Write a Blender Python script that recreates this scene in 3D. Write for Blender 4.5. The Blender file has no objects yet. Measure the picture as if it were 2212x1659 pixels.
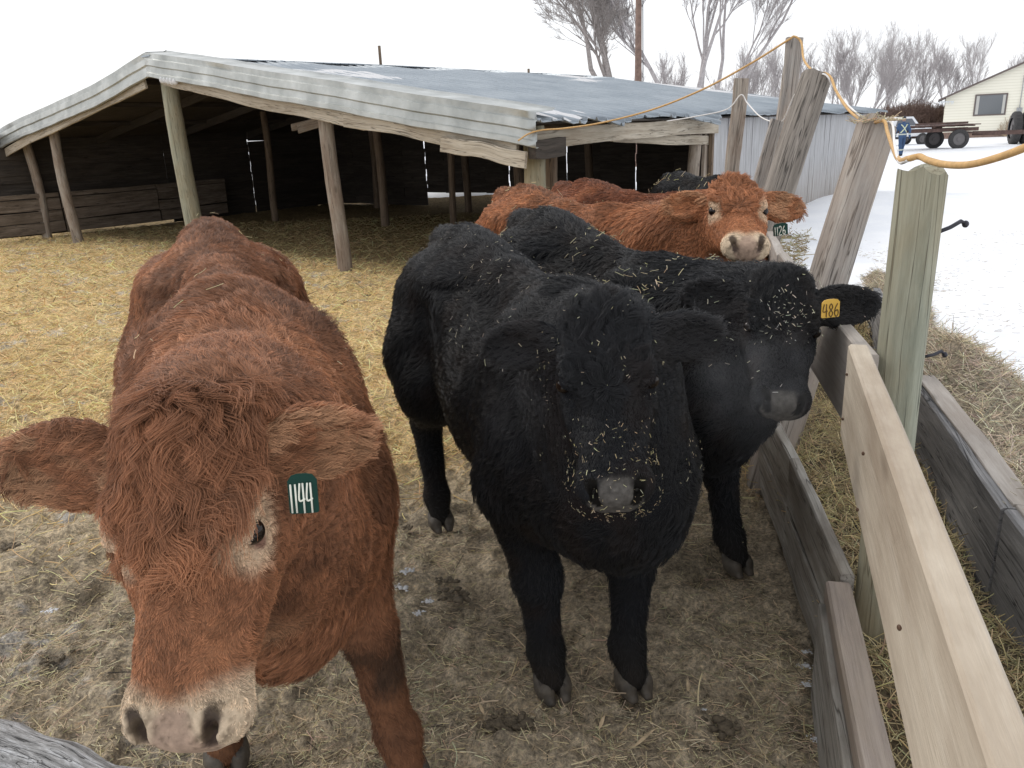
import bpy, bmesh, math, random
import numpy as np
import os
from mathutils import Vector, Matrix
random.seed(7); rng = np.random.default_rng(7)

# ---------------------------------------------------------------- camera, sky, sun, exposure
scene = bpy.context.scene
CAMH, PITCH, ROLL = 1.8, math.radians(17.7), math.radians(2.5)
FPX, CX0, CY0 = 1700.0, 1106.0, 829.5          # focal length and centre, in a 2212-wide picture
_f = np.array([0, math.cos(PITCH), -math.sin(PITCH)])
_u0 = np.array([0, math.sin(PITCH), math.cos(PITCH)]); _r0 = np.array([1.0, 0, 0])
_R = math.cos(ROLL)*_r0 - math.sin(ROLL)*_u0
_U = math.cos(ROLL)*_u0 + math.sin(ROLL)*_r0
camd = bpy.data.cameras.new('camera'); cam = bpy.data.objects.new('camera', camd)
scene.collection.objects.link(cam); scene.camera = cam
camd.sensor_width = 36; camd.lens = 36*FPX/2212; camd.clip_start = 0.02; camd.clip_end = 3000
cam.matrix_world = Matrix(((_R[0], _U[0], -_f[0], 0), (_R[1], _U[1], -_f[1], 0), (_R[2], _U[2], -_f[2], CAMH), (0, 0, 0, 1)))

SUN_EL, SUN_AZ = math.radians(42), math.radians(-60)     # azimuth measured from +Y towards +X
world = bpy.data.worlds.new('World'); scene.world = world; world.use_nodes = True
nt = world.node_tree; nt.nodes.clear()
sky = nt.nodes.new('ShaderNodeTexSky'); sky.sky_type = 'NISHITA'; sky.sun_disc = False
sky.sun_elevation = SUN_EL; sky.sun_rotation = SUN_AZ
sky.air_density = 1.0; sky.dust_density = 4.0
bg = nt.nodes.new('ShaderNodeBackground'); bg.inputs[1].default_value = 0.12
# high winter overcast: the blue sky shows only faintly through an even white cloud deck
hs = nt.nodes.new('ShaderNodeMix'); hs.data_type = 'RGBA'; hs.inputs[0].default_value = 0.86
hs.inputs[7].default_value = (9.3, 9.45, 9.7, 1)
nt.links.new(sky.outputs[0], hs.inputs[6]); nt.links.new(hs.outputs[2], bg.inputs[0])
wo = nt.nodes.new('ShaderNodeOutputWorld'); nt.links.new(bg.outputs[0], wo.inputs[0])
sl = bpy.data.lights.new('sun', 'SUN'); sl.energy = 0.9; sl.angle = math.radians(14); sl.color = (1, .95, .88)
sun = bpy.data.objects.new('sun', sl); scene.collection.objects.link(sun)
_sd = Vector((math.sin(SUN_AZ)*math.cos(SUN_EL), math.cos(SUN_AZ)*math.cos(SUN_EL), math.sin(SUN_EL)))
sun.rotation_euler = _sd.to_track_quat('Z', 'Y').to_euler()
vs = scene.view_settings; vs.view_transform = 'Standard'; vs.look = 'None'; vs.exposure = 0.14; vs.gamma = 1
scene.cycles.max_bounces = 6; scene.cycles.diffuse_bounces = 3; scene.cycles.glossy_bounces = 2
scene.cycles.transparent_max_bounces = 6; scene.cycles.volume_bounces = 0
scene.cycles.use_denoising = True

# ---------------------------------------------------------------- helpers
def ray(x, y): return _f + _R*(x-CX0)/FPX - _U*(y-CY0)/FPX
CAMP = np.array([0, 0, CAMH])
def az(x, y, z=0.0):
    d = ray(x, y); return CAMP + d*(z-CAMH)/d[2]
def proj(P):
    v = np.asarray(P, float)-CAMP; zc = v@_f
    return round(CX0+FPX*(v@_R)/zc), round(CY0-FPX*(v@_U)/zc)
def nrm(v): v = np.asarray(v, float); return v/np.linalg.norm(v)

COL = scene.collection
def link(o, parent=None):
    COL.objects.link(o)
    if parent is not None: o.parent = parent
    return o
def tag(o, label=None, cat=None, group=None, kind=None):
    if label: o['label'] = label
    if cat: o['category'] = cat
    if group: o['group'] = group
    if kind: o['kind'] = kind
    return o
def empty(name, loc, label=None, cat=None, group=None):
    o = bpy.data.objects.new(name, None); o.location = Vector([float(q) for q in loc]); o.empty_display_size = .1
    link(o); return tag(o, label, cat, group)
def mesh_np(name, V, F, mat, parent=None, smooth=True, col=None, world=True):
    """V (n,3) array, F list of faces or (m,k) array. Parent offset (location only) is removed."""
    V = np.asarray(V, float)
    if parent is not None and world:
        q_ = parent
        while q_ is not None: V = V-np.array(q_.location); q_ = q_.parent
    me = bpy.data.meshes.new(name)
    if isinstance(F, np.ndarray):
        m, k = F.shape
        me.vertices.add(len(V)); me.vertices.foreach_set('co', V.ravel().astype(np.float32))
        me.loops.add(m*k); me.loops.foreach_set('vertex_index', F.ravel().astype(np.int32))
        me.polygons.add(m); me.polygons.foreach_set('loop_start', np.arange(0, m*k, k, dtype=np.int32))
        me.update(calc_edges=True)
    else:
        me.from_pydata(V.tolist(), [], [list(map(int, f)) for f in F])
    me.polygons.foreach_set('use_smooth', np.full(len(me.polygons), smooth, dtype=bool))
    if col is not None:
        a = me.color_attributes.new('col', 'FLOAT_COLOR', 'POINT')
        c = np.ones((len(V), 4), np.float32); c[:, :3] = col; a.data.foreach_set('color', c.ravel())
    me.update()
    mats = mat if isinstance(mat, (list, tuple)) else [mat]
    for m_ in mats: me.materials.append(m_)
    o = bpy.data.objects.new(name, me); link(o, parent); return o

class MB:
    """collects simple solids, builds ONE mesh"""
    def __init__(s): s.V = []; s.F = []; s.L = []; s.n = 0
    def add(s, V, F, L=None):
        V = np.asarray(V, float); s.V.append(V); s.L.append((V if L is None else np.asarray(L, float))+rng.uniform(0, 40, 3)); s.F += [[i+s.n for i in f] for f in F]; s.n += len(V); return s
    def box(s, c, size, rot=None, bev=0.0):
        """bevelled box: centre, full sizes, 3x3 rotation with columns = axes"""
        h = np.array(size)/2.0; b = min(bev, h.min()*0.45)
        R = np.eye(3) if rot is None else np.asarray(rot)
        if b <= 0:
            P = np.array([[x, y, z] for x in (-1, 1) for y in (-1, 1) for z in (-1, 1)])*h
            F = [(0, 1, 3, 2), (4, 6, 7, 5), (0, 4, 5, 1), (2, 3, 7, 6), (0, 2, 6, 4), (1, 5, 7, 3)]
            return s.add(P@R.T+c, F, P)
        bm = bmesh.new(); bmesh.ops.create_cube(bm, size=1.0)
        for v in bm.verts: v.co = Vector((v.co[0]*size[0], v.co[1]*size[1], v.co[2]*size[2]))
        bmesh.ops.bevel(bm, geom=bm.edges[:], offset=b, segments=2, affect='EDGES', profile=.6)
        bm.verts.index_update()
        P = np.array([v.co[:] for v in bm.verts]); F = [[v.index for v in f.verts] for f in bm.faces]; bm.free()
        return s.add(P@R.T+c, F, P)
    def board(s, a, b, w, t, up=(0, 0, 1), bev=0.004, seg=0, wob=0.0):
        """plank from a to b; w = size along up, t = thickness; a and b are centre-line ends"""
        a = np.asarray(a, float); b = np.asarray(b, float); x = nrm(b-a); y = nrm(np.cross(up, x)); z = np.cross(x, y)
        L = np.linalg.norm(b-a)
        if seg == 0: return s.box((a+b)/2, (L, t, w), np.stack([x, y, z], 1), bev)
        ring = np.array([[-t/2+bev, -w/2], [t/2-bev, -w/2], [t/2, -w/2+bev], [t/2, w/2-bev], [t/2-bev, w/2], [-t/2+bev, w/2], [-t/2, w/2-bev], [-t/2, -w/2+bev]])
        V = []; Lc = []; ph = rng.uniform(0, 6, 4)
        for i in range(seg+1):
            q = i/seg
            oz = wob*(math.sin(q*5+ph[0])+.5*math.sin(q*13+ph[1])); oy = wob*.6*math.sin(q*4+ph[2])
            ww = 1+wob*1.2*math.sin(q*17+ph[3])
            jit = rng.normal(0, wob*.12, (8, 2))
            for (yy, zz), jj in zip(ring, jit): V.append(a+(b-a)*q+y*(yy+oy+jj[0])+z*(zz*ww+oz+jj[1])); Lc.append((q*L, yy, zz))
        F = [[i*8+j, i*8+(j+1) % 8, (i+1)*8+(j+1) % 8, (i+1)*8+j] for i in range(seg) for j in range(8)]
        F += [list(range(8))[::-1], [seg*8+j for j in range(8)]]
        return s.add(V, F, Lc)
    def tube(s, pts, rad, n=12, cap=True, jit=0.0, flat=1.0):
        pts = np.asarray(pts, float); m = len(pts); rad = np.broadcast_to(np.asarray(rad, float), (m,))
        T = np.gradient(pts, axis=0); T /= np.linalg.norm(T, axis=1)[:, None]+1e-12
        ref = np.array([0, 0, 1.0]) if abs(T[0][2]) < .9 else np.array([1.0, 0, 0])
        V = []; Lc = []; cl_ = np.r_[0, np.cumsum(np.linalg.norm(np.diff(pts, axis=0), axis=1))]; u = np.cross(T[0], ref); u /= np.linalg.norm(u)
        rj = 1+rng.normal(0, jit, n) if jit else np.ones(n)
        for i in range(m):
            u = u-T[i]*(u@T[i]); u /= np.linalg.norm(u); w = np.cross(T[i], u)
            if jit: rj = rj*.8+.2*(1+rng.normal(0, jit*1.6, n))
            for k in range(n):
                a = 2*math.pi*k/n; V.append(pts[i]+rad[i]*rj[k]*(u*math.cos(a)+w*math.sin(a)*flat)); Lc.append((cl_[i], rad[i]*math.cos(a), rad[i]*math.sin(a)))
        F = [[i*n+k, i*n+(k+1) % n, (i+1)*n+(k+1) % n, (i+1)*n+k] for i in range(m-1) for k in range(n)]
        if cap: F += [list(range(n))[::-1], [(m-1)*n+k for k in range(n)]]
        return s.add(V, F, Lc)
    def sphere(s, c, r, n=12, rot=None):
        r = np.broadcast_to(np.asarray(r, float), (3,)); V = []; F = []
        R = np.eye(3) if rot is None else np.asarray(rot)
        for i in range(n+1):
            th = math.pi*i/n
            for k in range(2*n):
                ph = math.pi*k/n; V.append(R@(r*np.array([math.sin(th)*math.cos(ph), math.sin(th)*math.sin(ph), math.cos(th)]))+c)
        for i in range(n):
            for k in range(2*n): F.append([i*2*n+k, (i+1)*2*n+k, (i+1)*2*n+(k+1) % (2*n), i*2*n+(k+1) % (2*n)])
        return s.add(V, F)
    def prism(s, poly, ext):
        """closed polygon (3-D points) extruded by vector ext"""
        P = np.asarray(poly, float); n = len(P)
        F = [list(range(n))[::-1], [n+i for i in range(n)]]+[[i, (i+1) % n, n+(i+1) % n, n+i] for i in range(n)]
        return s.add(np.vstack([P, P+np.asarray(ext)]), F)
    def build(s, name, mat, parent=None, smooth=False):
        V = np.vstack(s.V); o = mesh_np(name, V, s.F, mat, parent, smooth)
        g = o.data.attributes.new('gr', 'FLOAT_VECTOR', 'POINT'); g.data.foreach_set('vector', np.vstack(s.L).ravel().astype(np.float32)); return o
def autosmooth(o, ang=40):
    me = o.data; me.polygons.foreach_set('use_smooth', np.ones(len(me.polygons), dtype=bool))
    try: me.set_sharp_from_angle(angle=math.radians(ang))
    except Exception: pass
    return o
def crom(pts, n):
    pts = np.asarray(pts, float); m = len(pts); out = []
    P = np.vstack([2*pts[0]-pts[1], pts, 2*pts[-1]-pts[-2]])
    for q in np.linspace(0, m-1-1e-9, n):
        i = int(q); t = q-i; a, b, c, d = P[i], P[i+1], P[i+2], P[i+3]
        out.append(.5*((2*b)+(-a+c)*t+(2*a-5*b+4*c-d)*t*t+(-a+3*b-3*c+d)*t**3))
    return np.array(out)
# value noise, vectorised
_perm = np.random.default_rng(3).random((64, 64, 64)).astype(np.float32)
def vnoise(P, f=1.0, off=0):
    Q = np.asarray(P)*f+off+100.0; I = np.floor(Q).astype(int); t = (Q-I).astype(np.float32); t = t*t*(3-2*t); I &= 63; J = (I+1) & 63
    x0, y0, z0 = I[:, 0], I[:, 1], I[:, 2]; x1, y1, z1 = J[:, 0], J[:, 1], J[:, 2]; tx, ty, tz = t[:, 0], t[:, 1], t[:, 2]
    g = _perm
    a = (g[x0, y0, z0]*(1-tx)+g[x1, y0, z0]*tx)*(1-ty)+(g[x0, y1, z0]*(1-tx)+g[x1, y1, z0]*tx)*ty
    b = (g[x0, y0, z1]*(1-tx)+g[x1, y0, z1]*tx)*(1-ty)+(g[x0, y1, z1]*(1-tx)+g[x1, y1, z1]*tx)*ty
    return a*(1-tz)+b*tz
def fbm(P, f=1.0, o=4, off=0):
    s = 0; a = .5
    for i in range(o): s = s+a*(vnoise(P, f*2**i, off+7.3*i)-.5); a *= .5
    return s
def vn3(P, f, off=0): return np.stack([vnoise(P, f, off+11*i)-.5 for i in range(3)], 1)*2

# ---------------------------------------------------------------- materials
def material(name): m = bpy.data.materials.new(name); m.use_nodes = True; return m, m.node_tree, m.node_tree.nodes['Principled BSDF']
def N(t, kind, **kw):
    n = t.nodes.new('ShaderNode'+kind)
    for k, v in kw.items():
        if k.startswith('i_'):
            key = k[2:]; key = int(key) if key.isdigit() else key
            n.inputs[key].default_value = v
        else: setattr(n, k, v)
    return n
def ramp(t, fac, stops):
    r = t.nodes.new('ShaderNodeValToRGB'); e = r.color_ramp.elements
    while len(e) < len(stops): e.new(.5)
    for i, (p, c) in enumerate(stops): e[i].position = p; e[i].color = tuple(c)+((1,) if len(c) == 3 else ())
    t.links.new(fac, r.inputs[0]); return r.outputs[0]
def mixc(t, fac, a, b, mode='MIX'):
    m = t.nodes.new('ShaderNodeMix'); m.data_type = 'RGBA'; m.blend_type = mode
    for s_, v in ((0, fac), (6, a), (7, b)):
        if hasattr(v, 'links') or hasattr(v, 'is_linked'): t.links.new(v, m.inputs[s_])
        else: m.inputs[s_].default_value = v if s_ == 0 else tuple(v)+(1,)*(4-len(v))
    return m.outputs[2]
def noise(t, scale, detail=5, rough=.6, vec=None, dist=0.0):
    n = N(t, 'TexNoise'); n.inputs['Scale'].default_value = scale; n.inputs['Detail'].default_value = detail
    n.inputs['Roughness'].default_value = rough; n.inputs['Distortion'].default_value = dist
    if vec is not None: t.links.new(vec, n.inputs['Vector'])
    return n.outputs[0]
def bump(t, bsdf, h, strength=.5, dist=.01):
    b = N(t, 'Bump'); b.inputs['Strength'].default_value = strength; b.inputs['Distance'].default_value = dist
    t.links.new(h, b.inputs['Height']); t.links.new(b.outputs[0], bsdf.inputs['Normal'])
def objvec(t, scale=(1, 1, 1), rot=(0, 0, 0)):
    c = N(t, 'TexCoord'); m = N(t, 'Mapping'); m.inputs['Scale'].default_value = scale; m.inputs['Rotation'].default_value = rot
    t.links.new(c.outputs['Object'], m.inputs[0]); return m.outputs[0]
def simple(name, col, rough=.6, metal=0.0, nscale=0, namt=.3, bmp=0):
    m, t, b = material(name); b.inputs['Roughness'].default_value = rough; b.inputs['Metallic'].default_value = metal
    b.inputs['Base Color'].default_value = tuple(col)+(1,)
    if nscale:
        nf = noise(t, nscale, vec=objvec(t))
        dark = tuple(c*(1-namt) for c in col); lite = tuple(min(1, c*(1+namt)) for c in col)
        t.links.new(ramp(t, nf, [(.3, dark), (.7, lite)]), b.inputs['Base Color'])
        if bmp: bump(t, b, nf, bmp)
    return m
def grvec(t, sc):
    a = N(t, 'Attribute', attribute_name='gr'); m = N(t, 'Mapping'); m.inputs['Scale'].default_value = sc; t.links.new(a.outputs['Vector'], m.inputs[0]); return m.outputs[0]
def wood_mat(name, cols, grain_dir=None, scale=1.0, rough=.85, stain=None, stain_amt=.5, crack=True, bmp=.5, stain_scale=3.0, gcon=(.3, .7), knots=True):
    """weathered wood, grain along the board or post (attribute gr, x = length)"""
    m, t, b = material(name)
    n1 = noise(t, 5, 8, .7, grvec(t, (.35*scale, 4*scale, 4*scale)), .4); n2 = noise(t, 22, 5, .7, grvec(t, (.16*scale, 4*scale, 4*scale)), .2)
    c = ramp(t, n1, [(gcon[0], cols[0]), ((gcon[0]+gcon[1])/2, cols[1]), (gcon[1], cols[2])])
    c = mixc(t, ramp(t, n2, [(.48, (0, 0, 0)), (.78, (.6, .6, .6))]), c, tuple(q*.75 for q in cols[0]))
    if crack:
        n3 = noise(t, 3, 3, .55, grvec(t, (.25*scale, 7*scale, 7*scale)), .6)
        ck = ramp(t, n3, [(.47, (0, 0, 0)), (.486, (1, 1, 1)), (.502, (0, 0, 0))])
        c = mixc(t, ck, c, tuple(q*.28 for q in cols[0]))
    if knots:
        v = N(t, 'TexVoronoi'); v.inputs['Scale'].default_value = 1.6; t.links.new(grvec(t, (.8, 2.2, 2.2)), v.inputs['Vector'])
        c = mixc(t, ramp(t, v.outputs[0], [(.03, (.8,)*3), (.10, (0, 0, 0))]), c, tuple(q*.4 for q in cols[0]))
    if stain is not None:
        ns = noise(t, stain_scale, 6, .65, grvec(t, (.5, 1.4, 1.4)))
        c = mixc(t, ramp(t, ns, [(.5-.12, (0, 0, 0)), (.5+.14, (stain_amt,)*3)]), c, stain)
    t.links.new(c, b.inputs['Base Color']); b.inputs['Roughness'].default_value = rough
    h = N(t, 'Math', operation='ADD'); t.links.new(n1, h.inputs[0]); t.links.new(n2, h.inputs[1]); hh = h.outputs[0]
    if crack: h2 = N(t, 'Math', operation='SUBTRACT'); t.links.new(hh, h2.inputs[0]); t.links.new(ck, h2.inputs[1]); hh = h2.outputs[0]
    bump(t, b, hh, bmp, .008)
    return m

# ---------------------------------------------------------------- smooth solids on a grid (animals, hooves, people)
def smin(a, b, k):
    h = np.maximum(k-np.abs(a-b), 0)/k; return np.minimum(a, b)-h*h*k*.25
def d_ellip(P, c, r, Rm):
    q = (P-c)@Rm; r = np.asarray(r); k0 = np.sqrt(((q/r)**2).sum(-1)); k1 = np.sqrt(((q/(r*r))**2).sum(-1))+1e-9
    return k0*(k0-1)/k1
def d_cone(P, a, b, ra, rb):
    ba = b-a; L2 = ba@ba; t = np.clip(((P-a)@ba)/L2, 0, 1)
    return np.sqrt(((P-a-t[..., None]*ba)**2).sum(-1))-(ra+(rb-ra)*t)
class Field:
    def __init__(s, xs, ys, zs):
        s.ax = [np.asarray(a, np.float32) for a in (xs, ys, zs)]
        s.v = np.full([len(a) for a in s.ax], .2, np.float32)
    def _blk(s, lo, hi):
        sl = []
        for a, l, h in zip(s.ax, lo, hi):
            i0 = max(0, np.searchsorted(a, l)-1); i1 = min(len(a), np.searchsorted(a, h)+1)
            if i1 <= i0: return None, None
            sl.append(slice(i0, i1))
        G = np.stack(np.meshgrid(*[a[q] for a, q in zip(s.ax, sl)], indexing='ij'), -1)
        return tuple(sl), G
    def _put(s, lo, hi, fn, k, op):
        sl, P = s._blk(np.asarray(lo)-k-.02, np.asarray(hi)+k+.02)
        if sl is None: return
        d = fn(P).astype(np.float32)
        if op == '+': s.v[sl] = smin(s.v[sl], d, k)
        else: s.v[sl] = -smin(-s.v[sl], d, k)
    def ell(s, c, r, R=None, k=.05, op='+'):
        c = np.asarray(c, float); R = np.eye(3) if R is None else R; m = max(r)
        ext = np.abs(R)@np.asarray(r)
        s._put(c-ext, c+ext, lambda P: d_ellip(P, c, r, R), k, op); return s
    def cone(s, a, b, ra, rb, k=.05, op='+'):
        a = np.asarray(a, float); b = np.asarray(b, float); m = max(ra, rb)
        s._put(np.minimum(a, b)-m, np.maximum(a, b)+m, lambda P: d_cone(P, a, b, ra, rb), k, op); return s
    def chain(s, pts, rad, k=.04, op='+'):
        for i in range(len(pts)-1): s.cone(pts[i], pts[i+1], rad[i], rad[i+1], k, op)
        return s
    def loft(s, o, R, tab, k=.05, n=2.2, taper=0.0):
        """tab rows: t, ztop, zbot, halfwidth (in frame o, R with columns x,y,z)"""
        tab = np.asarray(tab, float); D = crom(tab, 120); o = np.asarray(o, float)
        T = D[:, 0]; zt, zb, hw = D[:, 1], D[:, 2], np.maximum(D[:, 3], 1e-3)
        cor = np.array([[x, y, z] for x in (T.min(), T.max()) for y in (-hw.max(), hw.max()) for z in (zb.min(), zt.max())])@R.T+o
        def fn(P):
            q = (P-o)@R; t = q[..., 0]; a = np.interp(t, T, hw); b1 = np.interp(t, T, zt); b0 = np.interp(t, T, zb)
            c = (b1+b0)/2; h = np.maximum((b1-b0)/2, 1e-3); zz = (q[..., 2]-c)/h
            ae = a*(1-taper*np.clip(zz+.1, 0, 1)**1.3)
            rr = (np.abs(q[..., 1]/ae)**n+np.abs(zz)**n)**(1/n); d = (rr-1)*np.minimum(ae, h)
            ex = np.maximum(np.maximum(T.min()-t, t-T.max()), 0); return np.where(ex > 0, np.maximum(d, 0)+ex, d)
        s._put(cor.min(0), cor.max(0), fn, k, '+'); return s
    def mesh(s):
        v = s.v; ax = s.ax; ins = v < 0
        nx, ny, nz = v.shape; cnt = np.zeros((nx-1, ny-1, nz-1), np.int8)
        for dx in (0, 1):
            for dy in (0, 1):
                for dz in (0, 1): cnt += ins[dx:nx-1+dx, dy:ny-1+dy, dz:nz-1+dz]
        act = np.argwhere((cnt > 0) & (cnt < 8)); idx = -np.ones(cnt.shape, np.int64); idx[tuple(act.T)] = np.arange(len(act))
        S = np.zeros((len(act), 3)); C = np.zeros(len(act))
        cor = [(a, b, c) for a in (0, 1) for b in (0, 1) for c in (0, 1)]
        crd = lambda I: np.stack([ax[0][I[:, 0]], ax[1][I[:, 1]], ax[2][I[:, 2]]], 1)
        for i, p in enumerate(cor):
            for q in cor[i+1:]:
                if sum(abs(a-b) for a, b in zip(p, q)) != 1: continue
                I = act+p; J = act+q; a = v[tuple(I.T)]; b = v[tuple(J.T)]; m = (a < 0) != (b < 0)
                t = (a/(a-b+1e-12))[m][:, None]; S[m] += crd(I)[m]*(1-t)+crd(J)[m]*t; C[m] += 1
        V = S/C[:, None]; F = []
        for d in range(3):
            e = [0, 0, 0]; e[d] = 1; o1, o2 = [(1, 2), (2, 0), (0, 1)][d]
            A = ins[:nx-e[0], :ny-e[1], :nz-e[2]]; B = ins[e[0]:, e[1]:, e[2]:]
            E_ = np.argwhere(A != B); E_ = E_[(E_[:, o1] > 0) & (E_[:, o2] > 0) & (E_[:, o1] < v.shape[o1]-1) & (E_[:, o2] < v.shape[o2]-1)]
            u = np.zeros(3, int); u[o1] = 1; w = np.zeros(3, int); w[o2] = 1
            q = np.stack([idx[tuple((E_-u-w).T)], idx[tuple((E_-w).T)], idx[tuple(E_.T)], idx[tuple((E_-u).T)]], 1)
            fl = ~A[tuple(E_.T)]; q[fl] = q[fl][:, ::-1]; F.append(q)
        F = np.vstack(F); F = F[(F >= 0).all(1)]
        return V, F
def relax(V, F, it=1, lam=.5):
    E_ = np.vstack([F[:, [0, 1]], F[:, [1, 2]], F[:, [2, 3]], F[:, [3, 0]]])
    for _ in range(it):
        S = np.zeros_like(V); C = np.zeros(len(V))
        for a, b in ((0, 1), (1, 0)):
            for k in range(3): S[:, k] += np.bincount(E_[:, a], V[E_[:, b], k], len(V))
            C += np.bincount(E_[:, a], minlength=len(V))
        V = V*(1-lam)+lam*S/np.maximum(C, 1)[:, None]
    return V
def vnormals(V, F):
    n = np.cross(V[F[:, 2]]-V[F[:, 0]], V[F[:, 3]]-V[F[:, 1]]); Nn = np.zeros_like(V)
    for j in range(4):
        for k in range(3): Nn[:, k] += np.bincount(F[:, j], n[:, k], len(V))
    return Nn/(np.linalg.norm(Nn, axis=1)[:, None]+1e-12)
def axis_pts(lo, hi, flo, fhi, h, hf):
    a = np.arange(lo, flo, h) if flo > lo else np.array([]); b = np.arange(max(flo, lo), min(fhi, hi), hf); c = np.arange(min(fhi, hi), hi+h, h)
    return np.concatenate([a, b, c])
def sample_surface(V, F, Nv, n, w=None):
    T = np.vstack([F[:, [0, 1, 2]], F[:, [0, 2, 3]]]); a = np.linalg.norm(np.cross(V[T[:, 1]]-V[T[:, 0]], V[T[:, 2]]-V[T[:, 0]]), axis=1)
    if w is not None: a = a*w[T].mean(1)
    c = np.cumsum(a); i = np.searchsorted(c, rng.random(n)*c[-1]); i = np.minimum(i, len(T)-1)
    u = rng.random(n); v = rng.random(n); m = u+v > 1; u[m] = 1-u[m]; v[m] = 1-v[m]; W = np.stack([1-u-v, u, v], 1)
    P = (V[T[i]]*W[..., None]).sum(1); Nn = (Nv[T[i]]*W[..., None]).sum(1); Nn /= np.linalg.norm(Nn, axis=1)[:, None]+1e-9
    return P, Nn
def hair_obj(name, K, r0, r1, col, mat, parent):
    """K (n,m,3) points"""
    n, m, _ = K.shape; hc = bpy.data.hair_curves.new(name); hc.add_curves([m]*n)
    hc.attributes['position'].data.foreach_set('vector', K.reshape(-1).astype(np.float32)) if 'position' in hc.attributes else hc.points.foreach_set('position', K.reshape(-1).astype(np.float32))
    ra = hc.attributes.get('radius') or hc.attributes.new('radius', 'FLOAT', 'POINT')
    prof = np.linspace(1, 0, m)**.7; rr = (r1+(r0-r1)*prof)[None, :]*np.ones((n, 1))
    ra.data.foreach_set('value', rr.ravel().astype(np.float32))
    ca = hc.attributes.new('col', 'FLOAT_COLOR', 'CURVE'); c = np.ones((n, 4), np.float32); c[:, :3] = col; ca.data.foreach_set('color', c.ravel())
    hc.materials.append(mat); o = bpy.data.objects.new(name, hc); link(o, parent); return o

# ---------------------------------------------------------------- cattle
def fur_material(name, rough, spec, sheen=.0, mul=1.0):
    m, t, b = material(name); a = N(t, 'Attribute', attribute_name='col'); hi = N(t, 'HairInfo')
    b.inputs['Roughness'].default_value = rough; b.inputs['Specular IOR Level'].default_value = spec
    # each hair a little lighter towards its tip, and each one a little different
    r = ramp(t, hi.outputs['Random'], [(0, (.62*mul,)*3), (1, (1.3*mul,)*3)])
    c = mixc(t, 1.0, a.outputs[0], r, 'MULTIPLY'); q = ramp(t, hi.outputs['Intercept'], [(0, (.55,)*3), (.5, (1.0,)*3), (1, (1.25,)*3)])
    t.links.new(mixc(t, 1.0, c, q, 'MULTIPLY'), b.inputs['Base Color']); return m
def coat_material(name, rough=.8, nsc=60, amt=.25, spec=.3):
    m, t, b = material(name); a = N(t, 'Attribute', attribute_name='col')
    n1 = noise(t, nsc, 5, .7, objvec(t)); r = ramp(t, n1, [(.3, (1-amt,)*3), (.7, (1+amt,)*3)])
    t.links.new(mixc(t, 1.0, a.outputs[0], r, 'MULTIPLY'), b.inputs['Base Color'])
    b.inputs['Roughness'].default_value = rough; b.inputs['Specular IOR Level'].default_value = spec; bump(t, b, n1, .35, .004); return m
M_SKIN = coat_material('hide_red'); M_SKINB = coat_material('hide_black', .85, 60, .3, .15)
M_FUR = fur_material('fur_red', .6, .35); M_FURB = fur_material('fur_black', .5, .38)
m_, t_, b_ = material('eye_gloss'); b_.inputs['Base Color'].default_value = (.012, .008, .006, 1); b_.inputs['Roughness'].default_value = .06; b_.inputs['IOR'].default_value = 1.4; M_EYE = m_
m_, t_, b_ = material('eye_white'); b_.inputs['Base Color'].default_value = (.55, .5, .48, 1); b_.inputs['Roughness'].default_value = .12; M_EYEW = m_
M_HOOF = simple('hoof_horn', (.07, .058, .045), .6, 0, 30, .5, .3)
EYE = np.array([.180, .1145, -.046])

def seg_d(P, a, b):
    t = np.clip(((P-a)@(b-a))/((b-a)@(b-a)), 0, 1); return np.linalg.norm(P-a-t[:, None]*(b-a), axis=1)
def ss(x, a, b): t = np.clip((x-a)/(b-a), 0, 1); return t*t*(3-2*t)

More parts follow.
